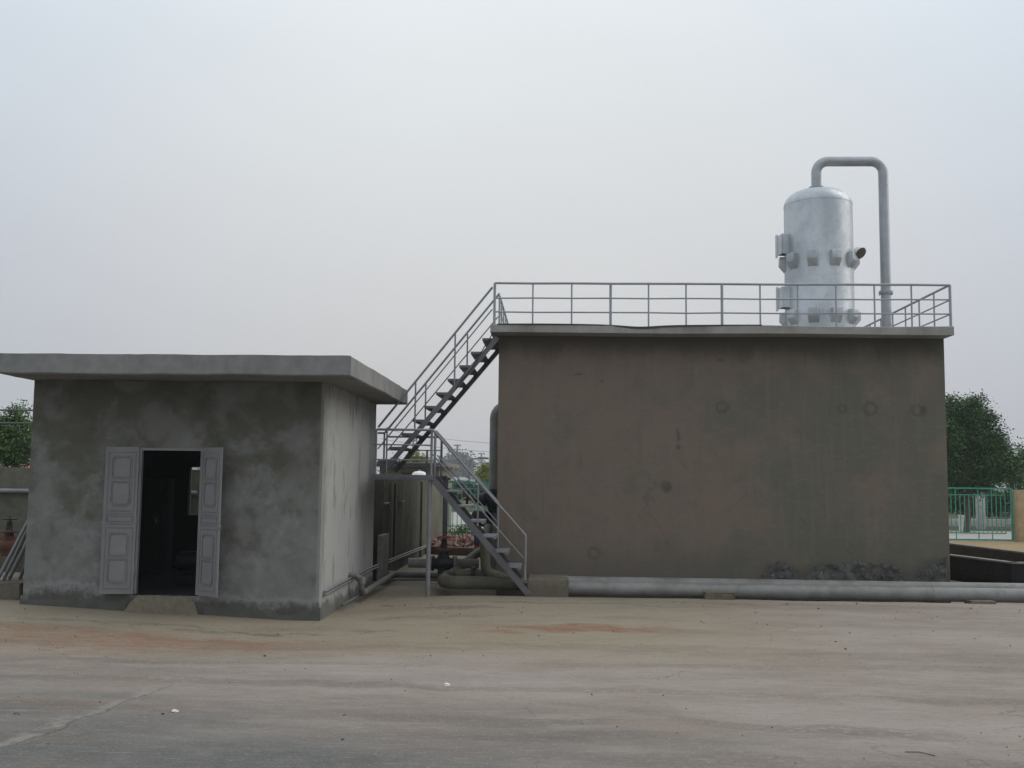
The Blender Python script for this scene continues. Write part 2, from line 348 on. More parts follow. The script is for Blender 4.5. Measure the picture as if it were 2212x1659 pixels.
class MB:
    def __init__(s): s.bm = bmesh.new()
    def box(s, a, b, bev=0.0):
        a, b = Vector(a), Vector(b); c = (a+b)/2; d = b-a
        r = bmesh.ops.create_cube(s.bm, size=1, matrix=Matrix.Translation(c) @ Matrix.Diagonal((abs(d.x), abs(d.y), abs(d.z), 1)))
        if bev:
            es = {e for v in r['verts'] for e in v.link_edges}
            bmesh.ops.bevel(s.bm, geom=list(es), offset=bev, segments=2, affect='EDGES', profile=.6)
        return s
    def obox(s, c, size, mat3, bev=0.0):   # oriented box
        r = bmesh.ops.create_cube(s.bm, size=1, matrix=Matrix.Translation(Vector(c)) @ mat3.to_4x4() @ Matrix.Diagonal((*size, 1)))
        if bev:
            es = {e for v in r['verts'] for e in v.link_edges}
            bmesh.ops.bevel(s.bm, geom=list(es), offset=bev, segments=2, affect='EDGES')
        return s
    def bar(s, a, b, wy, wz, bev=0.0):      # rectangular bar from a to b, wy across, wz deep
        a, b = Vector(a), Vector(b); d = b-a; L = d.length; xax = d.normalized()
        up = Vector((0, 0, 1)) if abs(xax.z) < .98 else Vector((0, 1, 0))
        yax = up.cross(xax).normalized(); zax = xax.cross(yax)
        m = Matrix((xax, yax, zax)).transposed()
        return s.obox((a+b)/2, (L, wy, wz), m, bev)
    def tube(s, pts, r, seg=14, bend=0.0, caps=True, r1=None):
        pts = fillet(pts, bend) if bend else [Vector(p) for p in pts]
        n = len(pts); rings = []; prev = None
        for i, p in enumerate(pts):
            t = (pts[min(i+1, n-1)] - pts[max(i-1, 0)]).normalized()
            if prev is None:
                up = Vector((0, 0, 1)) if abs(t.z) < .9 else Vector((1, 0, 0)); nx = up.cross(t).normalized()
            else:
                nx = (prev - t*prev.dot(t)).normalized()
            prev = nx; ny = t.cross(nx)
            rr = r if r1 is None else r + (r1-r)*i/(n-1)
            rings.append([s.bm.verts.new(p + (nx*math.cos(2*math.pi*k/seg) + ny*math.sin(2*math.pi*k/seg))*rr) for k in range(seg)])
        for i in range(n-1):
            for k in range(seg):
                f = s.bm.faces.new((rings[i][k], rings[i][(k+1) % seg], rings[i+1][(k+1) % seg], rings[i+1][k])); f.smooth = True
        if caps:
            s.bm.faces.new(rings[0][::-1]); s.bm.faces.new(rings[-1])
        return s
    def lathe(s, prof, c=(0, 0, 0), axis='Z', seg=32):   # prof: list of (r, h)
        q = {'Z': Matrix.Identity(3), 'X': Matrix.Rotation(R(90), 3, 'Y'), 'Y': Matrix.Rotation(R(-90), 3, 'X')}[axis] if isinstance(axis, str) else Vector(axis).to_track_quat('Z', 'Y').to_matrix()
        c = Vector(c); rings = []
        for r, h in prof:
            rings.append([s.bm.verts.new(c + q @ Vector((max(r, 1e-4)*math.cos(2*math.pi*k/seg), max(r, 1e-4)*math.sin(2*math.pi*k/seg), h))) for k in range(seg)])
        for i in range(len(prof)-1):
            for k in range(seg):
                f = s.bm.faces.new((rings[i][k], rings[i][(k+1) % seg], rings[i+1][(k+1) % seg], rings[i+1][k])); f.smooth = True
        s.bm.faces.new(rings[0][::-1]); s.bm.faces.new(rings[-1]); return s
    def prism(s, poly, z0, z1):
        lo = [s.bm.verts.new((p[0], p[1], z0)) for p in poly]; hi = [s.bm.verts.new((p[0], p[1], z1)) for p in poly]
        n = len(poly)
        for i in range(n): s.bm.faces.new((lo[i], lo[(i+1) % n], hi[(i+1) % n], hi[i]))
        s.bm.faces.new(lo[::-1]); s.bm.faces.new(hi); return s
    def build(s, name, mat, parent=None, sharp=True):
        me = bpy.data.meshes.new(name)
        bmesh.ops.recalc_face_normals(s.bm, faces=s.bm.faces)
        o = bpy.data.objects.new(name, me); C.objects.link(o)
        if parent is not None:
            root = parent
            while root.parent: root = root.parent
            off = ORG[root.name]; s.bm.transform(Matrix.Translation(-off)); o.parent = parent
        s.bm.to_mesh(me); s.bm.free(); me.materials.append(mat)
        if sharp:
            try: me.set_sharp_from_angle(angle=R(40))
            except Exception: pass
        return o
ORG = {}
def tag(o, label=None, cat=None, group=None, kind=None):
    if label: o['label'] = label
    if cat: o['category'] = cat
    if group: o['group'] = group
    if kind: o['kind'] = kind
    return o
def thing(name, loc, label, cat, group=None):
    o = bpy.data.objects.new(name, None); C.objects.link(o); o.location = loc; o.empty_display_size = .2
    ORG[o.name] = Vector(loc); return tag(o, label, cat, group)
def solo(mb, name, mat, loc, label, cat, group=None):   # a thing that is a single mesh, origin at its base
    mb.bm.transform(Matrix.Translation(-Vector(loc))); o = mb.build(name, mat); o.location = loc
    return tag(o, label, cat, group)
def copy_tree(o, loc, label, rz=0, sc=1.0):
    r = o.copy(); C.objects.link(r); r.location = loc; r.rotation_euler = (0, 0, rz); r.scale = (sc,)*3; r['label'] = label
    for ch in list(o.children):
        c = ch.copy(); C.objects.link(c); c.parent = r
        for gch in ch.children:
            d = gch.copy(); C.objects.link(d); d.parent = c
    return r

# ------------------------------------------------------------------ ground
def smooth(a, b, x):
    t = max(0, min(1, (x-a)/(b-a))); return t*t*(3-2*t)
def gh(x, y):
    # yard falls gently towards the shed's right corner, rises to its left
    k = smooth(9.5, 13.5, y) * (1-smooth(18.5, 22, y))
    a = .10*(1-smooth(-8.2, -5.2, x)) - .075*math.exp(-((x+3.4)/1.3)**2)
    z = a*k
    if x > -2.35: z -= .13*smooth(17.19, 17.29, y + .035*math.sin(x*1.9) + .02*math.sin(x*5.1)) * smooth(-2.3, -1.9, x) * (1-smooth(18.6, 19.4, y)) * (1-smooth(12, 14, x))
    return z
RUST = [(Vector(G(1250, 1357)), (1.15, .28, 1), .85), (Vector(G(1080, 1366)), (.35, .16, 1), .6), (Vector(G(150, 1385)), (3.2, .42, 1), .55),
        (Vector(G(420, 1376)), (1.3, .22, 1), .6), (Vector(G(60, 1362)), (2.0, .25, 1), .5), (Vector(G(200, 1520)), (.9, .18, 1), .25)]
RUST = [((c.x, c.y, 0), r, a) for c, r, a in RUST]
DARKS = [((G(px, py).x, G(px, py).y, 0), r, a) for px, py, r, a in (
    (960, 1310, (.9, .14, 1), .5), (1200, 1303, (1.6, .10, 1), .45), (520, 1358, (1.0, .10, 1), .6), (800, 1357, (.3, .08, 1), .6),
    (250, 1345, (1.6, .10, 1), .35), (1700, 1306, (2.0, .09, 1), .35), (1450, 1310, (.8, .10, 1), .25), (900, 1330, (.8, .2, 1), .3),
    (1330, 1395, (2.2, .16, 1), .22), (1900, 1420, (3, .2, 1), .2))]
JOINT = (G(60, 1598), G(440, 1452))
def gridmesh(name, xs, ys, fn, mat, kind='structure'):
    me = bpy.data.meshes.new(name); nx = len(xs)
    vs = [(x, y, fn(x, y)) for y in ys for x in xs]
    fs = [(j*nx+i, j*nx+i+1, (j+1)*nx+i+1, (j+1)*nx+i) for j in range(len(ys)-1) for i in range(nx-1)]
    me.from_pydata(vs, [], fs); me.materials.append(mat)
    for p in me.polygons: p.use_smooth = True
    o = bpy.data.objects.new(name, me); C.objects.link(o); o['kind'] = kind; return o
def lin(a, b, n): return [a+(b-a)*i/n for i in range(n)]
xs = [-900, -300, -80, -30] + lin(-14, 14, 112) + [14, 20, 30, 80, 300, 900]
ys = [-60, -20, 0, 4] + lin(6, 17, 44) + lin(17, 17.6, 30) + lin(17.6, 23, 27) + [23, 26, 30, 36, 60, 150, 400, 1500]
gridmesh('ground', xs, ys, gh, ground_mat())

gp = NG('grass_field_cover')
gc = gp.mix(gp.rng(gp.noise(.25, 5, .6), .35, .65), (.065, .075, .04), (.115, .112, .07))
gc = gp.mix(gp.math('MULTIPLY', gp.rng(gp.noise(3, 4, .6), .5, .75), .5), gc, (.16, .15, .09))
gp.bump(gp.noise(6, 5, .8), 1, .05)
grassm = gp.done(gc, .95, 0, .1)
gridmesh('field', [-900, -200, -50, -20, 0, 20, 50, 200, 900], [44.5, 60, 100, 200, 600, 1500], lambda x, y: .012, grassm)
roadm = concrete('pale_road', (.30, .29, .27), (.38, .37, .35), (.22, .21, .19), .4, .3, False)
gridmesh('road', [-300, -50, 0, 50, 300], [37.5, 40, 43.5], lambda x, y: .008, roadm)
gridmesh('pavement', [-14, -6, 0, 3], [43.6, 50, 60], lambda x, y: .016, roadm)
ochre = concrete('ochre_soil', (.24, .18, .09), (.30, .22, .12), (.18, .14, .08), .5, 1, False)
gridmesh('soil', [4, 8, 12, 20, 60], [24.0, 30, 36.2], lambda x, y: .006, ochre)

# ------------------------------------------------------------------ concrete shed
SX0, SX1, SY0, SY1 = P(61, 1070, 14.4).x, -3.26, 14.4, 18.65
ZU, ZT = P(400, 809, 13.5).z, P(400, 765.5, 13.5).z
DX0, DX1, DZ0, DZ1 = P(296, 1120, SY0).x, P(434, 1120, SY0).x, P(360, 1284, SY0).z, P(370, 968, SY0).z
shed = thing('concrete_shed', (-5.3, 16.5, 0), 'small grey cement shed with flat overhanging roof and an open double door', 'shed')
TH = .14
mb = MB()
def wallface(mb, X0, X1, Z0, Z1, Y0, Y1, hx0, hx1, hz0, hz1, n=0):
    mb.box((X0, Y0, Z0), (hx0, Y1, Z1)); mb.box((hx1, Y0, Z0), (X1, Y1, Z1))
    mb.box((hx0, Y0, hz1), (hx1, Y1, Z1)); mb.box((hx0, Y0, Z0), (hx1, Y1, hz0))
# walls as one swept ring with openings
def prismwall(mb, x0, x1, y0, y1, z0, z1): mb.box((x0, y0, z0), (x1, y1, z1))
wallface(mb, SX0, SX1, -.25, ZU-.002, SY0, SY0+TH, DX0, DX1, DZ0-.02, DZ1)
prismwall(mb, SX1-TH, SX1, SY0+TH, SY1-TH, -.25, ZU-.002)
prismwall(mb, SX0, SX0+TH, SY0+TH, SY1-TH, -.25, ZU-.002)
WX0, WX1, WZ0, WZ1 = P(413, 1060, SY1).x, P(413, 1060, SY1).x + 1.1, P(420, 1112, SY1).z, P(420, 1009, SY1).z
wallface(mb, SX0, SX1, -.25, ZU-.002, SY1-TH, SY1, WX0, WX1, WZ0, WZ1)
bmesh.ops.remove_doubles(mb.bm, verts=mb.bm.verts, dist=.0005)
# drop the coincident inner faces where the pieces butt
seen = {}
for f in list(mb.bm.faces):
    k = tuple(round(q, 3) for q in f.calc_center_median()); seen.setdefault(k, []).append(f)
bmesh.ops.delete(mb.bm, geom=[f for v in seen.values() if len(v) > 1 for f in v], context='FACES_ONLY')
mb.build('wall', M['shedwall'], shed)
# skim of cement flared along the foot of the wall
def skim(pts, outn):
    mb = MB(); rows = []; n = len(pts)
    for i in range(n):
        p = Vector(pts[i]); a = .025*math.sin(p.x*5.3+p.y*3)+.03*math.sin(p.x*2.1+p.y*1.7+1)+rnd.uniform(-.012, .012); g0 = gh(p.x, p.y)
        prof = ((.0015, .16+a*1.6), (.006, .13+a*1.5), (.011+.15*abs(a), .08+a*.8), (.018+.15*abs(a), .03), (.032, -.06))
        rows.append([mb.bm.verts.new((p.x+outn[0]*d, p.y+outn[1]*d, g0+h)) for d, h in prof])
    for i in range(n-1):
        for j in range(4):
            f = mb.bm.faces.new((rows[i][j], rows[i+1][j], rows[i+1][j+1], rows[i][j+1])); f.smooth = True
    mb.build('base_skim', M['shedwall'], shed, sharp=False)
skim([(SX0-.03+(DX0-.1-SX0+.03)*i/60, SY0, 0) for i in range(61)], (0, -1))
skim([(DX1+.1+(SX1+.03-DX1-.1)*i/60, SY0, 0) for i in range(61)], (0, -1))
skim([(SX1, SY0-.03+(SY1-SY0)*i/90, 0) for i in range(91)], (1, 0))
rfx0, rfx1 = P(-8, 803, 13.5).x, P(758, 790, 13.5).x
mb = MB(); mb.box((rfx0, 13.5, ZU), (rfx1, SY1+.15, ZT))
for ax_, n_, a0, a1 in ((0, 40, rfx0, rfx1), (1, 34, 13.5, SY1+.15)):
    for i in range(1, n_):
        nrm_ = Vector((1, 0, 0)) if ax_ == 0 else Vector((0, 1, 0)); co_ = nrm_*(a0+(a1-a0)*i/n_)
        bmesh.ops.bisect_plane(mb.bm, geom=mb.bm.verts[:]+mb.bm.edges[:]+mb.bm.faces[:], plane_co=co_, plane_no=nrm_)
for v in mb.bm.verts:
    p = v.co.copy(); v.co += Vector((mnoise.noise(p*1.7), mnoise.noise(p*1.9+Vector((7, 0, 0))), mnoise.noise(p*1.4+Vector((0, 7, 0)))))*.011 + Vector([rnd.uniform(-.0018, .0018) for _ in range(3)])
bmesh.ops.bevel(mb.bm, geom=[e for e in mb.bm.edges if e.calc_face_angle(0) > 1.0], offset=.012, segments=2, affect='EDGES')
mb.build('roof', M['roofslab'], shed)
MB().box((SX0+TH-.01, SY0+TH-.01, ZU-.03), (SX1-TH+.01, SY1-TH+.01, ZU-.004)).build('ceiling_shade_sheet', M['inner'], shed)  # added sheet under the roof, coloured dark to deepen the room's shade
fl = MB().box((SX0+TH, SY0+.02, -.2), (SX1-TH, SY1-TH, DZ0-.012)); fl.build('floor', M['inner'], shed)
# doorstep: a worn mortar ramp
mb = MB(); n = 14; rows = []
for j in range(5):
    t = j/4; row = []
    for i in range(n+1):
        x = DX0-.10 + (DX1-DX0+.13)*i/n; edge = min(i, n-i)/1.5
        zt = DZ0-.016; y = SY0+.02 - .15*t**.9
        z = zt*(1-t**2.2) + (gh(x, SY0)-.03)*t**2.2
        z = z if edge >= 1 else min(z, (DZ0-.03)*edge+gh(x, y)*(1-edge)) - .01
        row.append(mb.bm.verts.new((x+rnd.uniform(-.01, .01), y+rnd.uniform(-.012, .012), z+rnd.uniform(-.006, .006))))
    rows.append(row)
for j in range(4):
    for i in range(n):
        f = mb.bm.faces.new((rows[j][i], rows[j][i+1], rows[j+1][i+1], rows[j+1][i])); f.smooth = True
mb.build('doorstep', M['sill'], shed, sharp=False)
# door frame
mb = MB(); e = .035
mb.box((DX0, SY0-.012, DZ0), (DX0+e, SY0+.05, DZ1-.0)); mb.box((DX1-e, SY0-.012, DZ0), (DX1, SY0+.05, DZ1)); mb.box((DX0+e, SY0-.010, DZ1-e), (DX1-e, SY0+.05, DZ1-.001))
mb.build('door_frame', M['door'], shed)
def leaf(hx, hy, ang, Wd, side, nm='door'):
    """pressed-steel door leaf, hinge at (hx,hy); ang = plan direction it extends in"""
    z0, z1 = DZ0-.0, DZ1+.01
    d = Vector((math.cos(ang), math.sin(ang), 0)); nrm = Vector((math.sin(ang), -math.cos(ang), 0)) * side  # towards viewer
    O = Vector((hx, hy, 0)); m3 = Matrix((d, nrm, Vector((0, 0, 1)))).transposed()
    Hh = z1-z0
    def bx(mb, u0, u1, v0, v1, t0, t1, bev=0):
        c = O + d*((u0+u1)/2) + nrm*((t0+t1)/2) + Vector((0, 0, z0+(v0+v1)/2)); mb.obox(c, (abs(u1-u0), abs(t1-t0), abs(v1-v0)), m3, bev)
    mb = MB(); bx(mb, 0, Wd, 0, Hh, -.016, .010, .003)
    # raised border, cross rails and pressed shields
    def outline(poly, wdt, t):
        k = len(poly)
        for i in range(k):
            a, b = poly[i], poly[(i+1) % k]
            pa = O + d*a[0] + nrm*t + Vector((0, 0, z0+a[1])); pb = O + d*b[0] + nrm*t + Vector((0, 0, z0+b[1]))
            ax = (pb-pa).normalized(); L = (pb-pa).length; bn = ax.cross(nrm)
            mb.obox((pa+pb)/2, (L+wdt*.6, .017, wdt), Matrix((ax, nrm, bn)).transposed(), .0022)
    u0, u1 = .045, Wd-.045
    def rect(v0, v1, w=.012, t=.011, i=0): outline([(u0+i, v0), (u1-i, v0), (u1-i, v1), (u0+i, v1)], w, t)
    rect(Hh*.565, Hh*.965, .012); rect(Hh*.475, Hh*.545, .010, .011); rect(Hh*.492, Hh*.528, .008, .011, .018); rect(Hh*.04, Hh*.45, .012)
    for (lo, hi) in ((.60, .765), (.60+.185, .935), (.075, .24), (.255, .415)):
        lo *= Hh; hi *= Hh; i = .05; c = .035; up = hi > .3*Hh and (abs(hi-.935*Hh) < .01 or abs(hi-.415*Hh) < .01)
        if up: poly = [(u0+i, lo), (u0+i, hi-c), (u0+i+c, hi), (u1-i-c, hi), (u1-i, hi-c), (u1-i, lo)]
        else: poly = [(u0+i, hi), (u0+i, lo+c), (u0+i+c, lo), (u1-i-c, lo), (u1-i, lo+c), (u1-i, hi)]
        outline(poly, .013, .011)
        j = .02; poly2 = [(a + (j if a < Wd/2 else -j), b + (j if b < (lo+hi)/2 else -j)) for a, b in poly]
        outline(poly2, .007, .0105)
    # shallow hollows read as pressed lines
    o = mb.build(nm, M['door'], shed)
    hm = MB()
    pz = z0+Hh*.47
    c = O + d*(Wd+.012) + Vector((0, 0, pz)); hm.obox(c, (.03, .012, .07), m3, .003)
    c = O + d*(Wd+.022) + nrm*.02 + Vector((0, 0, pz)); hm.obox(c, (.012, .05, .02), m3, .003)
    hm.build('latch', M['door'], o)
    for v in (.15, .5, .85):
        p = O + nrm*.004 + Vector((0, 0, z0+Hh*v)); MB().tube([p-Vector((0, 0, .05)), p+Vector((0, 0, .05))], .011, 8).build('hinge', M['door'], o)
    return o
leaf(DX0+.005, SY0-.03, R(180+6), .462, -1)
leaf(DX1-.005, SY0-.03, R(-37), .470, 1)
# dim equipment inside: a switch cabinet and a pump set
cab = thing('switch_cabinet', (-6.7, 17.6, DZ0), 'dark switch cabinet barely visible inside the shed doorway', 'cabinet')
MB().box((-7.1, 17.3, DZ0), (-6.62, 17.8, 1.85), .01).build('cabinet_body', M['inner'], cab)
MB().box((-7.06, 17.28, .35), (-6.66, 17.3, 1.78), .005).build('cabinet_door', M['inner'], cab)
MB().box((-6.72, 17.25, 1.1), (-6.70, 17.28, 1.2)).build('handle', M['rail'], cab)
pm = thing('pump_set', (-5.3, 16.2, DZ0), 'dark pump on a plinth deep inside the shed doorway', 'pump')
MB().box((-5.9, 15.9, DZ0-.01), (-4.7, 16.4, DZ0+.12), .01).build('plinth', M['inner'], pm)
MB().lathe([(.12, -.3), (.15, -.28), (.15, .15), (.10, .2), (.10, .3)], (-5.6, 16.15, DZ0+.32), 'X', 20).build('motor', M['iron'], pm)
MB().lathe([(.06, -.12), (.17, -.1), (.17, .1), (.06, .12)], (-5.05, 16.15, DZ0+.32), 'X', 20).tube([(-5.05, 16.15, DZ0+.4), (-5.05, 16.15, 1.3), (-5.05, 17.0, 1.3)], .05, 12, bend=.12).build('volute', M['iron'], pm)

# ------------------------------------------------------------------ big tank
TX0, TX1, TY0, TY1 = P(1074.5, 1000, 18.3).x, P(2046, 1000, 18.3).x, 18.3, 25.5
SLX0, SLX1, SLY = P(1059, 711, 17.85).x, P(2061, 720, 17.85).x, 17.85
TZU, TZT = P(1500, 720, 17.85).z - .0, P(1500, 705, 17.85).z + .02
HALO = [(P(1688, 1232, 18.3).x, .30, .38, .22), (P(1850, 1232, 18.3).x, .28, .95, .24), (P(2020, 1232, 18.3).x, .30, .38, .28)]
tank = thing('concrete_tank_building', (3, 21.5, 0), 'large brown cement tank block with thin overhanging roof slab', 'tank')
def fw(px, py): p = P(px, py, TY0); return p.x, p.z
rings = [(*fw(1560, 880), .09), (*fw(1818, 882), .06), (*fw(1880, 883), .10), (*fw(1980, 886), .09), (*fw(1438, 1048), .07), (*fw(1283, 1195), .09)]
sm = [(*fw(1465, 940), .03, .12), (*fw(1465, 965), .04, .05), (*fw(1440, 1053), .09, .09), (*fw(1996, 887), .05, .08), (*fw(1250, 808), .09, .02), (*fw(1300, 822), .03, .02), (*fw(1556, 778), .05, .03)]
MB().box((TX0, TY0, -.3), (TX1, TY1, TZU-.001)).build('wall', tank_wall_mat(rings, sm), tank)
mb = MB(); n = 90; rows = []
for i in range(n+1):       # slab front edge sags in the middle of its left half and is hand-finished
    x = SLX0+(SLX1-SLX0)*i/n; q = (x-SLX0)
    dip = -.030*math.exp(-((q-2.6)/.38)**2) + .008*math.sin(q*1.7) + rnd.uniform(-.002, .002)
    yb = SLY + .006*math.sin(q*2.3)+rnd.uniform(-.002, .002)
    ub = TZU + .006*math.sin(q*1.3+1)
    rows.append([mb.bm.verts.new(v) for v in ((x, yb, ub), (x, yb, TZT+dip-.012), (x, yb+.012, TZT+dip), (x, TY1+.2, TZT), (x, TY1+.2, ub))])
for i in range(n):
    for j in range(5):
        a, b = rows[i], rows[i+1]; mb.bm.faces.new((a[j], b[j], b[(j+1) % 5], a[(j+1) % 5]))
mb.bm.faces.new(rows[0]); mb.bm.faces.new(rows[-1][::-1])
mb.build('roof_slab', M['tankslab'], tank)
# tar felt turned over the slab edge
mb = MB(); rows = []
for i in range(61):
    x = SLX0+.12+(4.6)*i/60; q = x-SLX0
    dip = -.030*math.exp(-((q-2.6)/.38)**2) + .008*math.sin(q*1.7)
    a = .004+.010*abs(math.sin(q*1.4)) + .022*math.exp(-((q-2.55)/.5)**2)
    y = SLY-.004-.004*abs(math.sin(q*3)); rows.append([mb.bm.verts.new(v) for v in ((x, y, TZT+dip-a-.004), (x, y, TZT+dip+.008), (x, SLY+.3, TZT+.008))])
for i in range(60):
    for j in range(2): mb.bm.faces.new((rows[i][j], rows[i+1][j], rows[i+1][j+1], rows[i][j+1]))
mb.build('roof_felt', M['tar'], tank)
# torn dark mortar at the foot
gm = NG('torn_black_mortar')
mc = gm.mix(gm.rng(gm.noise(5, 6, .7), .35, .65), (.034, .032, .029), (.105, .100, .090))
mc = gm.mix(gm.rng(gm.noise(9, 5, .7, off=(4, 4, 4)), .64, .72), mc, (.38, .38, .38))
gm.bump(gm.noise(9, 6, .8), .7, .03); mortar = gm.done(mc, .6, 0, .4)
def patch(pts, seed):
    rr = random.Random(seed); mb = MB(); top = [P(px, py, TY0-.02) for px, py in pts]
    x0, x1 = top[0].x, top[-1].x; n = max(10, int((x1-x0)/.025)); rows = []
    for i in range(n+1):
        x = x0+(x1-x0)*i/n
        for a, b in zip(top, top[1:]):
            if a.x <= x+1e-6 <= b.x+1e-5: zt = a.z+(b.z-a.z)*(x-a.x)/(b.x-a.x); break
        zt += rr.uniform(-.035, .02)*(1 if 0 < i < n else 0); col = []
        for j in range(15):
            t = j/14; z = -.2+(zt+.2)*t
            nz_ = mnoise.noise(Vector((x*7, z*9, seed)))+.5*mnoise.noise(Vector((x*19, z*21, seed)))
            d = max(.003, .014 + .022*nz_) if 0 < i < n and j < 14 else (.008 if j == 14 else .0)
            col.append(mb.bm.verts.new((x, TY0-.003-d, z)))
        rows.append(col)
    for i in range(n):
        for j in range(14):
            mb.bm.faces.new((rows[i][j], rows[i+1][j], rows[i+1][j+1], rows[i][j+1]))
    mb.build('torn_mortar_patch', mortar, tank, sharp=False)
patch([(1645, 1243), (1662, 1232), (1674, 1216), (1684, 1211), (1700, 1222), (1712, 1236), (1722, 1243)], 1)
patch([(1742, 1243), (1760, 1224), (1800, 1217), (1850, 1213), (1890, 1220), (1925, 1219), (1945, 1228), (1952, 1243)], 2)
patch([(1978, 1242), (1998, 1232), (2016, 1218), (2034, 1207), (2046, 1203)], 3)

# ------------------------------------------------------------------ rooftop railings
RY = 17.97
def rail_thing(name, loc, label, group='grey pipe railings'):
    return thing(name, loc, label, 'railing', group)
RZ = TZT
ra = rail_thing('roof_railing', (3, RY, RZ), 'long grey three-rail railing along the front edge of the tank roof')
pxs = [1068.5, 1151, 1235, 1319, 1401, 1482, 1559.5, 1642, 1723, 1806, 1889, 1969, 2052.5]
X = [P(px, 650, RY).x for px in pxs]
zt_, zm1, zm2 = P(1500, 613.5, RY).z, P(1500, 645.5, RY).z, P(1500, 676, RY).z
MB().tube([(x, RY+rnd.uniform(-.004, .004), zt_+rnd.uniform(-.005, .005)) for x in X], .021, 12).build('top_rail', M['rooftop_rail'], ra)
for z in (zm1, zm2): MB().tube([(x, RY, z+rnd.uniform(-.006, .006)) for x in X], .0135, 10).build('mid_rail', M['rooftop_rail'], ra)
for i, x in enumerate(X):
    r = .024 if i in (0, 3, 6, 12) else .015
    MB().tube([(x, RY, RZ-.05), (x, RY, zt_)], r, 10).build('post', M['rooftop_rail'], ra)
XR = X[-1]; YB = 24.8
rr_ = rail_thing('roof_railing', (XR, 21, RZ), 'railing running back along the right side of the tank roof')
MB().tube([(XR, RY+.03, zt_), (XR, YB, zt_)], .021, 12).build('top_rail', M['rooftop_rail'], rr_)
for z in (zm1, zm2): MB().tube([(XR, RY+.03, z), (XR, YB, z)], .0135, 10).build('mid_rail', M['rooftop_rail'], rr_)
for k in range(1, 10): MB().tube([(XR, RY+.76*k, RZ-.02), (XR, RY+.76*k, zt_)], .015, 10).build('post', M['rooftop_rail'], rr_)
XL = P(1079.5, 650, 19.28).x
rl = rail_thing('roof_railing', (XL, 21, RZ), 'railing running back from the stair head on the left side of the tank roof')
MB().tube([(XL, 19.28, zt_), (XL, YB, zt_)], .021, 12).build('top_rail', M['rooftop_rail'], rl)
for z in (zm1, zm2): MB().tube([(XL, 19.28, z), (XL, YB, z)], .0135, 10).build('mid_rail', M['rooftop_rail'], rl)
for k in range(0, 8): MB().tube([(XL, 19.28+.76*k, RZ-.02), (XL, 19.28+.76*k, zt_)], .022 if k == 0 else .015, 10).build('post', M['rooftop_rail'], rl)

# ------------------------------------------------------------------ steel stair (two flights and landing)
YA0, YA1, YB0, YB1 = 17.12, 17.84, 17.96, 19.28     # lower lane, upper lane
LZ = P(870, 1025.5, YA0).z
st = thing('steel_staircase', (-2.2, 17.6, 0), 'grey steel staircase of two flights from the yard to the tank roof', 'staircase')
LX0, LX1 = P(806, 1030, YA0).x, P(934, 1030, YA0).x
mb = MB(); mb.box((LX0, YA0+.03, LZ-.03), (LX1, YB1-.03, LZ-.004)); 
for y in (YA0, YB1): mb.box((LX0-.02, y-.028, LZ-.085), (LX1+.02, y+.028, LZ), .004)
for x in (LX0+.005, LX0+.9, LX1-.03): mb.box((x-.02, YA0+.03, LZ-.08), (x+.02, YB1-.03, LZ-.032))
mb.build('landing', M['steel'], st)
def stringers(a, b, ys_, nm='stringer', depth=.10):
    for y in ys_:
        m = MB(); A = Vector((a[0], y, a[1])); B = Vector((b[0], y, b[1]))
        m.bar(A, B, .008, depth); 
        d = (B-A).normalized(); nn = Vector((-d.z, 0, d.x))
        for s_ in (1, -1):
            m.bar(A+nn*s_*(depth/2-.004)+Vector((0, .02 if y in (YA0, YB0) else -.02, 0)), B+nn*s_*(depth/2-.004)+Vector((0, .02 if y in (YA0, YB0) else -.02, 0)), .034, .006)
        m.build(nm, M['steel'], st)
# lower flight, falls to the right
f0 = P(1145, 1286, YA0)
stringers((LX1-.01, LZ-.05), (f0.x-.02, .03), (YA0, YA1))
nr = 8; rise = LZ/nr; slope = (f0.x-LX1)/LZ
for k in range(1, nr):
    z = LZ - rise*k; xs_ = LX1 + slope*(LZ-z)
    mb = MB(); mb.box((xs_-.0, YA0+.015, z-.035), (xs_+.25, YA1-.015, z-.0), .004); mb.box((xs_+.21, YA0+.016, z-.06), (xs_+.248, YA1-.016, z-.036))
    mb.build('tread', M['sill'] if k > 6 else M['rail'], st)
# upper flight, rises to the right
tA = P(1077.8, 726, YB0); tB = P(828.5, 1013, YB0)
stringers((tA.x-.02, tA.z-.02), (tB.x, tB.z-.04), (YB0, YB1), depth=.085)
N_ = 11; rise2 = (TZT-LZ)/N_
t0 = P(1041.8, 730, YB0); t1 = P(840.6, 964.6, YB0)
for k in range(10):
    s_ = (k-1)/8.0; x = t1.x+(t0.x-t1.x)*s_; z = t1.z+(t0.z-t1.z)*s_
    mb = MB(); mb.box((x, YB0+.012, z-.045), (x+.235, YB1-.012, z-.0), .003)
    for y in (YB0+.014, YB1-.014): mb.box((x+.15, y-.010, z-.08), (x+.23, y+.010, z-.044))
    mb.build('tread', M['steel'], st)
# landing posts
pf = P(924, 1277, YA0+.05)
MB().tube([(pf.x, YA0+.05, gh(pf.x, YA0)-.02), (pf.x, YA0+.05, LZ-.08)], .037, 16).build('support_post', M['rail'], st)
pf2 = P(961, 1100, 19.0)
MB().tube([(pf2.x-.02, YB1-.02, -.1), (pf2.x-.02, YB1-.02, LZ-.08)], .045, 16).bar((LX1-.1, YB1-.02, LZ-.06), (pf2.x+.06, YB1-.02, LZ-.06), .05, .05).build('support_post', M['steel'], st)
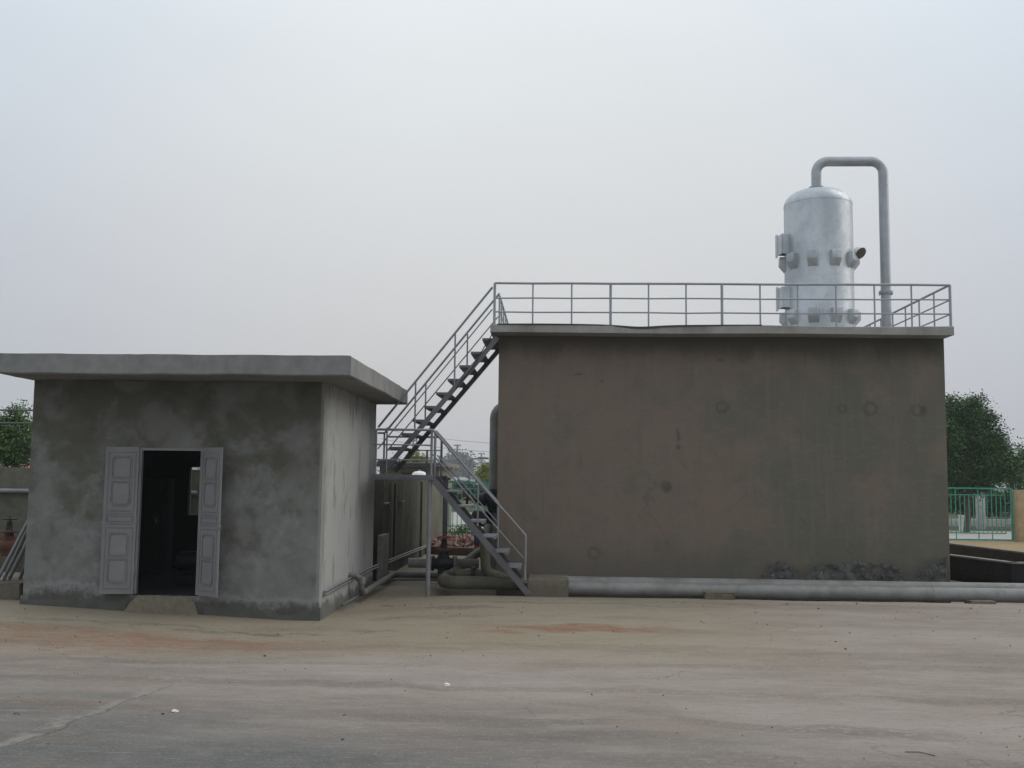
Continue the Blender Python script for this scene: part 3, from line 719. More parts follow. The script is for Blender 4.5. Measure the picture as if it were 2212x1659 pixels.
# near railing of landing and lower flight
def T(pts, r, nm, parent, mat='rail', bend=0, seg=12): return MB().tube(pts, r, seg, bend=bend).build(nm, M[mat], parent)
lr = rail_thing('stair_railing', (-2.0, YA0, LZ), 'near railing round the landing and down the lower flight')
zt = LZ+.75
e0, e1 = P(1135.6, 1157, YA0), P(1131.5, 1250, YA0)
lx = P(813.5, 925, YA0).x; rx = P(935, 928, YA0).x
T([(lx, YA0, zt), (rx, YA0, zt), (e0.x, YA0, e0.z), (e0.x-.005, YA0, e1.z-.02)], .020, 'top_rail', lr, bend=.035)
for q in (.50, .25): T([(lx-.05, YA0, LZ+q), (rx, YA0, LZ+q-.005)], .012, 'mid_rail', lr)
m0, m1 = P(934, 981, YA0), P(1131, 1206, YA0)
T([(rx, YA0, m0.z), (m1.x, YA0, m1.z)], .012, 'mid_rail', lr)
T([(lx, YA0, LZ-.01), (lx, YA0, zt)], .016, 'post', lr); T([(rx-.015, YA0, LZ-.08), (rx-.015, YA0, zt)], .021, 'post', lr)
a, b = P(1033, 1047, YA0), P(1028, 1136, YA0); T([(a.x, YA0, b.z), (a.x, YA0, a.z)], .014, 'post', lr)
# far railing of lower flight
fr = rail_thing('stair_railing', (-1.5, YA1, LZ), 'short inner railing of the lower flight stopping against the tank corner')
a, b, c = P(943, 932, YA1), P(1076, 1085, YA1), P(1074, 1180, YA1)
T([(a.x-.05, YA1, a.z+.0), (a.x, YA1, a.z), (b.x, YA1, b.z), (b.x, YA1, c.z-.02)], .020, 'top_rail', fr, bend=.03)
a2, b2 = P(945, 983.5, YA1), P(1072, 1129, YA1)
T([(a2.x, YA1, a2.z), (b.x, YA1, b2.z)], .012, 'mid_rail', fr)
T([(a.x-.02, YA1, LZ-.06), (a.x-.02, YA1, a.z)], .022, 'post', fr)
# upper flight railings
ur = rail_thing('stair_railing', (-2, YB0, 3.3), 'near sloping railing of the upper flight meeting the roof corner post')
a, b = P(1065, 620.5, YB0), P(817, 923, YB0); T([(a.x-.01, YB0, a.z), (b.x, YB0, b.z)], .020, 'top_rail', ur)
a, b = P(1063.5, 668, YB0), P(816, 970, YB0); T([(a.x, YB0, a.z), (b.x, YB0, b.z)], .012, 'mid_rail', ur)
for (px, py, qy) in ((983.5, 722, 832), (898, 826, 925)):
    a, b = P(px, py, YB0), P(px, qy, YB0); T([(a.x, YB0, b.z-.02), (a.x, YB0, a.z)], .015, 'post', ur)
a = P(814, 925, YB0); T([(LX0+.08, YB0, LZ), (LX0+.08, YB0, P(817, 923, YB0).z)], .015, 'post', ur)
uf = rail_thing('stair_railing', (-2, YB1, 3.3), 'far sloping railing of the upper flight with a level end at the landing')
a, b = P(1079, 634, YB1), P(831, 935.3, YB1)
T([(b.x-.13, YB1, b.z), (b.x, YB1, b.z), (a.x, YB1, a.z)], .020, 'top_rail', uf, bend=.04)
a, b = P(1076, 684, YB1), P(835, 975, YB1)
T([(a.x, YB1, a.z), (b.x, YB1, b.z)], .012, 'mid_rail', uf)
for (px, py, qy) in ((920, 827, 905), (1010, 722, 800)):
    a, b = P(px, py, YB1), P(px, qy, YB1); T([(a.x, YB1, b.z), (a.x, YB1, a.z)], .015, 'post', uf)
b = P(830.5, 936, YB1); T([(b.x, YB1, LZ), (b.x, YB1, b.z)], .018, 'post', uf)
bl = rail_thing('stair_railing', (-2.6, YB1+.05, LZ), 'low rear railing across the back of the landing')
a = P(943, 933, YB1+.05)
for q, r in ((.72, .018), (.47, .011), (.22, .011)):
    T([(LX0-.12, YB1+.05, LZ+q), (a.x+.1, YB1+.05, LZ+q)], r, 'top_rail' if q > .7 else 'mid_rail', bl)
T([(a.x+.1, YB1+.05, LZ-.05), (a.x+.1, YB1+.05, LZ+.72)], .022, 'post', bl)
T([(LX0+.62, YB1+.05, LZ-.05), (LX0+.62, YB1+.05, LZ+.47)], .018, 'post', bl)
# black cable hanging down the upper flight
cp = [P(px, py, YB0-.03) for px, py in ((1066, 712), (1060, 728), (1050, 743), (1040, 760), (1030, 778), (1022, 792), (1010, 808), (996, 822), (985, 840))]
tag(MB().tube(fillet(cp, .3), .009, 8).build('cable', M['iron']), 'thin dark cable looped down over the upper flight', 'cable')

# ------------------------------------------------------------------ silver vessel on the roof
VY = 20.6
vc = P(1768.5, 560, VY); VX = vc.x; VR = (P(1841.5, 560, VY).x - P(1695.5, 560, VY).x)/2
topz = P(1766, 411, VY).z; shz = P(1766, 447, VY).z
ve = thing('silver_filter_vessel', (VX, VY, RZ), 'tall silver domed pressure vessel standing on the tank roof', 'vessel')
prof = [(VR, RZ-.3), (VR, RZ+.3), (VR*1.004, RZ+.62), (VR*1.004, RZ+.64), (VR, RZ+.66), (VR*.995, shz)]
dh = topz-shz
for k in range(1, 15):
    t = math.pi/2*k/14; prof.append((VR*.995*max(.0, math.cos(t))**.72, shz+dh*math.sin(t)**.95))
gs = NG('hand_brushed_silver_paint')
sn = gs.noise(1.6, 5, .6, stretch=(1, 1, .6)); sn2 = gs.noise(9, 5, .7)
sc_ = gs.mix(gs.rng(sn, .35, .65), (.40, .43, .45), (.56, .59, .61)); sc_ = gs.mix(gs.math('MULTIPLY', gs.rng(sn2, .5, .75), .25), sc_, (.28, .29, .29))
gs.bump(gs.math('ADD', sn, gs.math('MULTIPLY', sn2, .3)), .35, .02)
silverb = gs.done(sc_, gs.rng(sn2, .3, .7, .38, .55), .55, .5)
MB().lathe(prof, (VX, VY, 0), 'Z', 64).build('shell', silverb, ve)
for zt1, zm_, zb1 in ((P(1768, 556, VY).z, P(1768, 573.5, VY).z, P(1768, 589, VY).z), (P(1768, 676, VY).z, P(1768, 693.5, VY).z, P(1768, 708, VY).z)):
    for k in range(10):
        a = R(-104.5 - 9 + 36*k)
        dr = Vector((math.cos(a), math.sin(a), 0)); tn = Vector((-dr.y, dr.x, 0)); mb = MB()
        # support lug: box welded to the shell, its foot cut back at a slant
        prof_ = [(-.04, zt1), (.105, zt1), (.11, zm_), (-.01, zb1), (-.04, zb1)]
        A_ = [mb.bm.verts.new(Vector((VX, VY, 0)) + dr*(VR+q[0]) - tn*.098 + Vector((0, 0, q[1]))) for q in prof_]
        B_ = [mb.bm.verts.new(Vector((VX, VY, 0)) + dr*(VR+q[0]) + tn*.098 + Vector((0, 0, q[1]))) for q in prof_]
        for i in range(5): mb.bm.faces.new((A_[i], A_[(i+1) % 5], B_[(i+1) % 5], B_[i]))
        mb.bm.faces.new(A_[::-1]); mb.bm.faces.new(B_)
        bmesh.ops.bevel(mb.bm, geom=mb.bm.edges[:], offset=.006, segments=1, affect='EDGES')
        mb.build('support_lug', silverb, ve)
for py_ in (446, 606):
    z_ = P(1768, py_, VY).z; MB().lathe([(VR*.990, -.006), (VR*1.0015, -.003), (VR*1.0015, .003), (VR*.990, .006)], (VX, VY, z_), 'Z', 64).build('weld_seam', silverb, ve)
for (pyt, pyb) in ((511, 553), (624, 668)):
    z1, z0 = P(1700, pyt, VY).z, P(1700, pyb, VY).z
    a = R(-104.5-66); dr = Vector((math.cos(a), math.sin(a), 0)); tn = Vector((-dr.y, dr.x, 0)); m3 = Matrix((tn, dr, Vector((0, 0, 1)))).transposed()
    base = Vector((VX, VY, 0)) + dr*(VR-.10); mb = MB(); zc = (z0+z1)/2
    for s_ in (-1, 1): mb.obox(base+tn*s_*.115+dr*.12+Vector((0, 0, zc)), (.014, .24, z1-z0), m3)
    mb.obox(base+dr*.235+Vector((0, 0, zc)), (.244, .014, z1-z0), m3)
    mb.obox(base+dr*.12+Vector((0, 0, z1-.03)), (.214, .22, .012), m3)
    mb.obox(base+dr*.245-tn*.16+Vector((0, 0, zc)), (.10, .012, (z1-z0)*1.18), m3)
    mb.build('manway_bracket', silverb, ve)
# outlet pipe from dome over and down through the roof
PR = .098
ptop = P(1766, 349, VY).z; px2 = P(1912, 560, VY).x
pp = thing('overhead_outlet_pipe', (VX, VY, topz-.02), 'silver pipe looping from the vessel dome across and down to the roof', 'pipe')
dx = P(1763.5, 400, VY).x
MB().tube([(dx, VY, topz+.02), (dx, VY, ptop), (px2, VY, ptop), (px2, VY, RZ-.06)], PR, 24, bend=.235).build('pipe_run', M['silver'], pp)
MB().lathe([(.15, -.03), (.15, -.004), (.132, -.003), (.132, .003), (.15, .004), (.15, .028)], (dx, VY, topz+.035), 'Z', 28).build('flange', M['silver'], pp)
fz = P(1912, 632, VY).z
mb = MB().lathe([(.138, -.025), (.138, -.003), (.12, -.002), (.12, .002), (.138, .003), (.138, .022)], (px2, VY, fz), 'Z', 28)
for k in range(8):
    a = 2*math.pi*k/8+.2; mb.tube([(px2+.125*math.cos(a), VY+.125*math.sin(a), fz-.05), (px2+.125*math.cos(a), VY+.125*math.sin(a), fz+.035)], .009, 6)
mb.build('flange', M['silver'], pp)
# floodlight
fc = P(1858, 546, VY-.45)
fl = thing('floodlight', (P(1841, 565, VY-.4).x, VY-.4, P(1841, 575, VY).z), 'round white floodlight with dark glass fixed beside the silver vessel', 'floodlight')
ax = Vector((.34, -.62, -.50)).normalized()
MB().lathe([(.03, -.13), (.07, -.12), (.105, -.08), (.122, -.03), (.126, .02), (.118, .022)], fc, ax, 24).build('lamp_shell', M['white'], fl)
MB().lathe([(.116, .0), (.116, .024), (.09, .034), (.04, .04)], fc, ax, 24).build('lens', M['lens'], fl)
MB().tube([fc-ax*.1, (fc.x-.05, VY-.40, fc.z-.14), (VX+VR-.10, VY-.15, fc.z-.24)], .014, 8, bend=.05).build('bracket', M['steel'], fl)

# ------------------------------------------------------------------ long pipes and footings
lp = thing('long_pipe', (5, 17.45, 0), 'front fat grey pipe lying along the foot of the tank', 'pipe', 'ground pipes along the tank')
bx1 = P(1228, 1270, 17.5).x
MB().tube([(bx1-.1, 17.42, .112), (15, 17.42, .112)], .116, 28).build('pipe_run', M['pipe'], lp)
for px in (1592, 2010):
    x = P(px, 1265, 17.47).x; MB().lathe([(.114, -.006), (.121, -.003), (.121, .003), (.114, .006)], (x, 17.42, .112), 'X', 28).build('weld_seam', M['pipe'], lp)
lp2 = thing('long_pipe', (2, 17.87, 0), 'rear pipe against the tank wall ending in a dusty elbow beneath the stairs', 'pipe', 'ground pipes along the tank')
MB().tube([(P(1190, 1260, 17.87).x, 17.87, .15), (15, 17.87, .15)], .125, 28).build('pipe_run', M['pipe'], lp2)
ex = P(958, 1257, 17.87).x
MB().tube([(-.35, 17.87, .135), (ex-.02, 17.87, .135), (ex-.02, 18.75, .16)], .112, 24, bend=.26).build('elbow_pipe', M['dustypipe'], lp2)
def foot(px0, px1, Y0, Y1, z, label, nm='concrete_footing', mat='block'):
    x0, x1 = P(px0, 1275, Y0).x, P(px1, 1275, Y0).x
    mb = MB().box((x0, Y0, -.2), (x1, Y1, z), .02)
    bmesh.ops.subdivide_edges(mb.bm, edges=mb.bm.edges[:], cuts=3, use_grid_fill=True)
    for v in mb.bm.verts: v.co += Vector([rnd.uniform(-.005, .005) for _ in range(3)])
    return solo(mb, nm, M[mat], ((x0+x1)/2, (Y0+Y1)/2, 0), label, 'footing')
foot(1139, 1228, 17.13, 18.28, .268, 'large brown concrete footing at the stair foot that the pipes run into')
foot(1523, 1587, 17.12, 17.42, .115, 'small pale concrete saddle under the middle of the front pipe', mat='sill')
foot(2096, 2152, 17.14, 17.42, .045, 'low concrete saddle under the front pipe at the far right', mat='sill')

# gate valve, stem up, built once at the origin of its line
def gate_valve(loc, label, group='gate valves'):
    v = thing('gate_valve', loc, label, 'valve', group); L = Vector(loc)
    mb = MB()
    mb.lathe([(.09, -.2), (.14, -.2), (.14, -.17), (.1, -.165), (.12, -.08), (.13, 0), (.12, .08), (.1, .165), (.14, .17), (.14, .2), (.09, .2)], L, 'X', 24)
    mb.box(L+Vector((-.10, -.085, -.19)), L+Vector((.10, .085, .16)), .03)
    mb.lathe([(.09, .0), (.10, .12), (.075, .22), (.13, .225)], L+Vector((0, 0, .0)), 'Z', 20)
    mb.build('valve_body', M['iron'], v)
    mb = MB().lathe([(.13, .228), (.14, .23), (.14, .262), (.08, .268)], L, 'Z', 24)
    mb.build('bonnet_flange', M['rust'], v)
    mb = MB(); mb.bar(L+Vector((-.045, 0, .26)), L+Vector((-.03, 0, .42)), .03, .014); mb.bar(L+Vector((.045, 0, .26)), L+Vector((.03, 0, .42)), .03, .014)
    mb.tube([L+Vector((0, 0, .26)), L+Vector((0, 0, .52))], .013, 10).box(L+Vector((-.04, -.02, .41)), L+Vector((.04, .02, .435)), .004)
    mb.build('yoke', M['iron'], v)
    mb = MB(); ring = [L+Vector((.125*math.cos(a), .125*math.sin(a), .475)) for a in [2*math.pi*k/24 for k in range(25)]]
    mb.tube(ring, .013, 8, caps=False)
    for k in range(4):
        a = math.pi/2*k+.4; mb.tube([L+Vector((0, 0, .465)), L+Vector((.12*math.cos(a), .12*math.sin(a), .475))], .009, 6)
    mb.lathe([(.025, .445), (.028, .49), (.018, .5)], L, 'Z', 12)
    mb.build('handwheel', M['red'], v); return v
vp = P(958, 1212, 18.95)
gv = gate_valve((vp.x, 18.95, .37), 'black gate valve with red handwheel beside the landing post')
# line through the valve
vl = thing('valve_line_pipe', (vp.x, 18.95, .37), 'horizontal pipe with bolted flanges through the black gate valve', 'pipe')
def bolted(mb, c, r, ax='X', n=8):
    mb.lathe([(r*.7, -.012), (r, -.012), (r, .012), (r*.7, .012)], c, ax, 24)
    c = Vector(c)
    for k in range(n):
        a = 2*math.pi*k/n; q = Vector((0, math.cos(a), math.sin(a)))*r*.86 if ax == 'X' else Vector((math.cos(a), math.sin(a), 0))*r*.86
        d = Vector((1, 0, 0)) if ax == 'X' else Vector((0, 0, 1)); mb.tube([c+q-d*.035, c+q+d*.035], .009, 6)
xl = P(912, 1205, 18.95).x; xr = P(1034, 1205, 18.95).x
MB().tube([(xl-.25, 18.95, .37), (vp.x-.2, 18.95, .37)], .088, 20).build('inlet_pipe', M['pipe'], vl)
MB().tube([(vp.x+.2, 18.95, .37), (xr, 18.95, .37)], .088, 20).build('outlet_pipe', M['dustypipe'], vl)
for s_ in (-.212, .212):
    m_ = MB(); bolted(m_, (vp.x+s_*1.02, 18.95, .37), .14); m_.build('flange', M['pipe'], vl)
a = P(972, 1238, 18.45); b = P(1034, 1192, 20.6)
tag(MB().tube([(a.x, 18.35, .20), (b.x, 20.7, b.z)], .083, 20).build('branch_pipe', M['dustypipe']), 'dusty olive pipe slanting back behind the front elbow', 'pipe')
sp = thing('flanged_spool', (P(1008, 1230, 18.3).x, 18.3, 0), 'short flanged pipe piece between the slanting pipe and the riser', 'pipe')
x0, x1, x2 = P(985, 1231, 18.3).x, P(1021, 1231, 18.3).x, P(1050, 1231, 18.3).x
MB().tube([(x0, 18.3, .25), (x1, 18.3, .25)], .078, 20).build('pipe_run', M['dustypipe'], sp)
m_ = MB(); bolted(m_, (x1, 18.3, .25), .125); bolted(m_, (x1+.03, 18.3, .25), .125); m_.build('flange', M['iron'], sp)
MB().tube([(x1, 18.3, .25), (x2, 18.3, .25)], .078, 20).build('pipe_run', M['dustypipe'], sp)
rx_ = P(1046, 1200, 18.15).x
rp = thing('riser_pipe', (rx_, 18.15, 0), 'dusty olive pipe rising in a curve behind the lower flight', 'pipe')
MB().tube([(rx_+.5, 18.12, .15), (rx_+.03, 18.15, .30), (rx_, 18.15, .82), (rx_-.02, 19.4, 1.0)], .086, 22, bend=.16).build('pipe_run', M['dustypipe'], rp)
MB().lathe([(.086, -.01), (.094, -.006), (.094, .006), (.086, .01)], (rx_+.005, 18.15, .55), 'Z', 22).build('weld_seam', M['dustypipe'], rp)
# big vertical pipe at tank's left side
vx = P(1057, 1000, 20.2).x + .145
bp = thing('tall_silver_pipe', (vx, 20.2, 0), 'fat silver pipe rising up the left side of the tank and bending into it', 'pipe')
zt3 = P(1070, 866, 20.2).z - .145
MB().tube([(vx+.6, 20.2, zt3), (vx, 20.2, zt3), (vx, 20.2, P(1065, 1060, 20.2).z)], .145, 26, bend=.2).build('upper_pipe', M['pipe'], bp)
zv = P(1060, 1079, 20.2).z
MB().tube([(vx, 20.2, -.2), (vx, 20.2, zv-.25)], .13, 26).build('lower_pipe', M['pipe'], bp)
mb = MB().lathe([(.2, .12), (.2, .16), (.15, .17), (.15, .2)], (vx, 20.2, zv), 'Z', 26).lathe([(.2, -.25), (.2, -.21), (.15, -.2)], (vx, 20.2, zv), 'Z', 26)
mb.lathe([(.15, -.21), (.19, -.1), (.19, .06), (.15, .14)], (vx, 20.2, zv), 'Z', 26)
mb.lathe([(.06, -.42), (.10, -.40), (.13, -.28), (.15, -.24), (.15, -.22), (.11, -.2), (.11, 0)], (vx, 20.2, zv), 'X', 22)
mb.tube([(vx-.42, 20.2, zv), (vx-.6, 20.2, zv)], .02, 10)
mb.build('side_valve', M['iron'], bp)
wx = P(1009, 1078, 20.2).x
mb = MB(); ring = [Vector((wx, 20.2+.13*math.cos(a), zv+.13*math.sin(a))) for a in [2*math.pi*k/24 for k in range(25)]]
mb.tube(ring, .016, 8, caps=False).lathe([(.03, -.03), (.03, .03)], (wx, 20.2, zv), 'X', 12)
for k in range(4):
    a = math.pi/2*k+.5; mb.tube([(wx, 20.2, zv), (wx, 20.2+.13*math.cos(a), zv+.13*math.sin(a))], .010, 6)
mb.tube([(wx, 20.2, zv), (vx-.4, 20.2, zv)], .014, 8)
mb.build('handwheel', M['rust'], bp)
c1 = P(1020, 1112, 20.2)
MB().lathe([(.08, 0), (.12, .03), (.15, .2), (.15, .34), (.12, .44)], (c1.x-.02, 20.2, c1.z-.02), (1, 0, -.25), 22).build('reducer', M['iron'], bp)
# pipes on the ground beside the shed
gp_ = thing('ground_drain_pipe', (-3.05, 17.5, 0), 'grey pipe lying beside the shed that turns right towards the landing post', 'pipe')
a = G(779, 1284, .06); b = G(857, 1239, .07); c = G(945, 1242, .07)
MB().tube([(SX1-.05, a.y, .36), (a.x+.0, a.y, .34), (a.x+.02, a.y, .07), (b.x-.05, b.y-.1, .07), (c.x, b.y-.15, .07)], .050, 18, bend=.13).build('pipe_run', M['groundpipe'], gp_)
MB().lathe([(.060, -.05), (.060, .05)], (a.x+.012, a.y, .28), 'Z', 18).build('collar', M['pipe'], gp_)
a = G(745, 1310, .0); b = G(850, 1252, .03)
tag(MB().tube([(SX1+.12, a.y, .02), (SX1+.20, b.y, .03), (c.x+.3, b.y+.05, .03)], .02, 10, bend=.05).build('thin_pipe', M['steel']), 'thin dark pipe running along the ground at the shed foot', 'pipe')
for dz, lab in ((0, 'upper of two thin conduits running back along the side of the shed and basin'), (-.045, 'lower of two thin conduits running back along the side of the shed and basin')):
    o = MB()
    pts = [(SX1+.035, 14.62, .30+dz), (SX1+.035, 15.2, .31+dz), (SX1+.035, 18.2, .335+dz), (SX1+.035, 22, .29+dz), (SX1+.035, 27, .22+dz), (SX1+.05, 31.5, .10+dz)]
    o.tube(pts, .0155, 10); tag(o.build('conduit', M['rail']), lab, 'conduit')

# ------------------------------------------------------------------ basin walls behind the shed
ba = thing('concrete_basin', (-8, 25, 0), 'long dark stained basin wall receding behind the shed under the landing', 'basin')
BX = SX1-.01; bzt = 1.885
BYf, BYe = 19.75, P(973, 1100, 30).y*0 + 31.5
MB().box((BX-.22, BYf, -.3), (BX, BYe, bzt), .01).build('side_wall', M['basin'], ba)
MB().box((-24, BYf-.02, -.3), (BX-.222, BYf+.2, P(30, 1010, BYf).z), .01).build('front_wall', M['basin'], ba)
for y in (20.35, 25.2): MB().box((BX, y, -.2), (BX+.05, y+.30, bzt-.05), .008).build('pilaster', M['basin'], ba)
MB().box((BX, BYf-.6, -.2), (BX+.10, BYf+.12, .85), .01).build('low_buttress', M['basinl'], ba)
MB().box((BX+.0, 19.95, -.2), (-2.2, 20.35, .10), .01).build('ledge', M['basinl'], ba)
MB().box((-24, 18.9, -.2), (-7.45, BYf-.03, .52), .01).build('lower_ledge', M['basin'], ba)
m_ = P(803, 1090, 20.1)
tag(MB().tube([(BX+.04, 19.5, 1.42), (BX+.04, 20.15, 1.42), (BX+.04, 20.15, .30)], .022, 10, bend=.08).build('wall_conduit', M['steel']), 'dark bent conduit on the basin wall just behind the shed', 'conduit')
tag(MB().tube([(BX+.03, 20.95, 1.8), (BX+.03, 20.95, .28)], .018, 10).build('wall_conduit', M['iron']), 'dark straight conduit down the middle of the basin wall', 'conduit')
tag(MB().tube([(-24, BYf-.08, P(30, 1060, BYf).z), (BX-3.6, BYf-.08, P(30, 1060, BYf).z)], .045, 14).build('wall_pipe', M['rail']), 'horizontal grey pipe along the basin wall at the left edge', 'pipe')
a = P(854, 1091.5, BYf+2); 
tag(MB().bar((BX+.05, 21.6, 1.42), (BX+.05, 22.1, 1.42), .06, .03).build('wall_bracket', M['steel']), 'small dark bracket on the basin wall', 'bracket')
# white pressure tank on the basin
wp = P(906, 1018, 29.5); wt = thing('white_pressure_tank', (wp.x, 29.5, 1.0), 'white domed pressure tank showing above the basin wall', 'tank')
wr = (P(923, 1030, 29.5).x-P(889, 1030, 29.5).x)/2
MB().lathe([(wr, 1.0), (wr, wp.z-.16), (wr*.98, wp.z-.12), (wr*.85, wp.z-.05), (wr*.55, wp.z-.01), (wr*.15, wp.z+.005)], (wp.x, 29.5, 0), 'Z', 28).build('tank_shell', M['white'], wt)
MB().lathe([(wr*1.03, wp.z-.19), (wr*1.03, wp.z-.16)], (wp.x, 29.5, 0), 'Z', 28).tube([(wp.x, 29.5, wp.z-.01), (wp.x, 29.5, wp.z+.05)], .03, 10).build('rim', M['rail'], wt)
# deck inside the basin that carries it
MB().box((-14, 21, .9), (BX-.25, 30, 1.0)).build('deck', M['basin'], ba)

# flat roofed house behind the basin
hy = 34.0
hs = thing('pump_house', (-5, 36, 0), 'low olive pump house with dark flat roof edge beyond the basin', 'house')
h0, h1 = P(820, 1010, hy).x, P(956, 1010, hy).x
hz = P(900, 1008, hy).z
MB().box((h0, hy, -.2), (h1-.12, hy+4.5, hz-.0)).build('wall', M['house'], hs)
MB().box((h0-.3, hy-.35, hz), (h1+.12, hy+4.8, hz+.14), .01).build('roof', M['house'], hs)
MB().box((h0-.2, hy-.37, hz-.02), (P(938, 1008, hy).x, hy-.352, hz+.10)).build('fascia', M['canopy'], hs)
MB().box((P(905, 1030, hy).x, hy-.02, .3), (P(928, 1030, hy).x, hy+.0-.001, 1.95)).build('door', M['canopy'], hs)
MB().box((P(868, 1030, hy).x, hy-.02, .9), (P(888, 1030, hy).x, hy-.001, 2.1)).build('window', M['canopy'], hs)

# ------------------------------------------------------------------ left edge: leaning pipes, block, red valve
pb = [((0, 1242), (55, 1137)), ((2, 1264), (54, 1156)), ((14, 1262), (53, 1183)), ((38, 1262), (52, 1228))]
labs = ['long scaffold pipe leaning at the left edge, second highest of the bundle', 'scaffold pipe leaning at the left edge, middle of the bundle', 'scaffold pipe leaning on the shed, its foot inside the block edge', 'scaffold pipe nearest the shed wall at the left edge', 'highest scaffold pipe of the bundle leaning at the left edge']
for i, ((ax_, ay_), (bx_, by_)) in enumerate(pb):
    Y = 15.0+.10*i; A = P(ax_, ay_, Y); B = P(bx_, by_, Y); d = (B-A).normalized()
    tdn = (A.z-.335)/d.z; A2 = A-d*tdn; tup = (SX0-.05-A.x)/d.x; B2 = A+d*tup
    o = MB().tube([A2, B2], .026 if i != 2 else .03, 12); solo(o, 'scaffold_pipe', M['steel'] if i == 3 else M['rail'], A2, labs[i], 'pipe', 'leaning scaffold pipes')
foot(-40, 43, 14.75, 15.7, .33, 'low brown concrete block at the left edge carrying the leaning pipes')
gvl = copy_tree(gv, (P(18, 1180, 18.3).x, 18.3, .62), 'rusty red gate valve half hidden behind the leaning pipes', 0, 1.0)
for ch in gvl.children:
    if ch.name.startswith('valve_body'): ch.data = ch.data.copy(); ch.data.materials[0] = M['rust']
    if ch.name.startswith('handwheel'): ch.data = ch.data.copy(); ch.data.materials[0] = M['iron']
tag(MB().tube([(-20, 18.3, .62), (P(18, 1180, 18.3).x-.2, 18.3, .62)], .08, 16).tube([(P(18, 1180, 18.3).x+.2, 18.3, .62), (-7.4, 18.3, .62)], .08, 16).build('valve_pipe', M['rust']), 'rusty pipe joining the valve behind the leaning pipes', 'pipe')
# pipe rack bars at left
rk = thing('pipe_rack', (-16, 24, 0), 'two level grey bars standing in front of the left tree', 'rack')
za, zb = P(30, 886, 24).z, P(30, 914, 24).z
MB().tube([(-24, 24, za), (-10.2, 24, za)], .022, 10).build('bar', M['farmetal'], rk)
MB().tube([(-24, 24, zb), (-10.2, 24, zb)], .022, 10).build('bar', M['farmetal'], rk)
for x in (-10.2, -17, -24): MB().tube([(x, 24, .95), (x, 24, za+.1)], .035, 10).build('post', M['farmetal'], rk)

# ------------------------------------------------------------------ pit at right
pt = thing('drainage_basin', (9.5, 20.5, 0), 'low open brown concrete basin to the right of the tank', 'basin')
def wallseg(mb, pts, z0, z1, th, sgn=1):
    for a, b in zip(pts, pts[1:]):
        a = Vector((*a, 0)); b = Vector((*b, 0)); d = (b-a).normalized(); n = Vector((-d.y, d.x, 0))*sgn
        mb.prism([(a.x, a.y), (b.x, b.y), (b.x+n.x*th, b.y+n.y*th), (a.x+n.x*th, a.y+n.y*th)], z0, z1)
n0, n1, n2 = G(2040, 1197, .5), G(2185, 1214.5, .5), G(2330, 1217, .5)
f0_, f1_ = G(2030, 1171, .62), G(2330, 1207, .62)
mb = MB(); wallseg(mb, [(n0.x, n0.y), (n1.x, n1.y), (n2.x, n2.y)], -.25, .47, .14); mb.build('near_wall', M['blackpit'], pt)
mb = MB(); wallseg(mb, [(n0.x, n0.y-.01), (n1.x-.01, n1.y-.01), (n2.x, n2.y-.01)], .472, .50, .17); mb.build('near_rim', M['basinl'], pt)
mb = MB(); wallseg(mb, [(f0_.x, f0_.y), (f1_.x, f1_.y)], -.25, .59, .14); mb.build('far_wall', M['brownpit'], pt)
mb = MB(); wallseg(mb, [(f0_.x, f0_.y-.01), (f1_.x, f1_.y-.01)], .592, .62, .17); mb.build('far_rim', M['basinl'], pt)
MB().prism([(n0.x, n0.y), (n1.x, n1.y), (n2.x, n2.y), (f1_.x, f1_.y), (f0_.x, f0_.y)], .0, .18).build('basin_floor', M['brownpit'], pt)

# ------------------------------------------------------------------ green fence
FY = 36.3
fx1 = P(2188, 1110, FY).x; PWD = 3.0
ztop, zb_, zi1, zi0 = 1.80, .04, 1.575, .27
proto = thing('fence_panel', (fx1-PWD, FY, 0), 'green bar fence panel against the beige pier on the right', 'fence', 'green steel fence panels')
def tb(a, b, s, nm): MB().bar(a, b, s, s).build(nm, M['green'], proto)
x0, x1 = fx1-PWD+.03, fx1-.03
tb((x0, FY, zb_), (x0, FY, ztop), .05, 'fence_post'); tb((x1, FY, zb_), (x1, FY, ztop), .06, 'fence_post')
tb((x0, FY, ztop), (x1, FY, ztop), .05, 'rail'); tb((x0, FY, zb_), (x1, FY, zb_), .045, 'rail')
tb((x0+.28, FY, zi1), (x1-.22, FY, zi1), .035, 'rail'); tb((x0+.28, FY, zi0), (x1-.22, FY, zi0), .035, 'rail')
nb = 17
for k in range(nb):
    x = x1-.22-(x1-x0-.5)*k/(nb-1); MB().bar((x, FY, zi0), (x, FY, zi1), .022, .022).build('fence_bar', M['green'], proto)
for k in (3, 6, 11):
    x = x1-.22-(x1-x0-.5)*k/(nb-1); MB().bar((x, FY, zi1), (x, FY, ztop), .028, .028).build('spacer', M['green'], proto); MB().bar((x, FY, zb_), (x, FY, zi0), .028, .028).build('spacer', M['green'], proto)
for z in (1.3, .55): MB().bar((x1-.22, FY, z), (x1, FY, z), .025, .025).build('spacer', M['green'], proto)
def fence_copies():
    k = 0; x = fx1-PWD
    while x > -7:
        x -= PWD+.02; k += 1
        lab = 'green bar fence panel behind the rubble planter, seen past the stairs' if abs(x+PWD/2+2.7) < 1.6 else 'green bar fence panel standing behind the tank block'
        if x+PWD < -4.2: lab = 'green bar fence panel farthest left behind the basin wall end'
        copy_tree(proto, (x, FY, 0), lab)
fence_copies()
solo(MB().box((fx1+.04, FY-.35, -.1), (fx1+3.2, FY+.1, 1.76), .02), 'boundary_pier', M['beige'], (fx1+1.6, FY, 0), 'beige rendered boundary wall at the right edge beside the fence', 'wall')
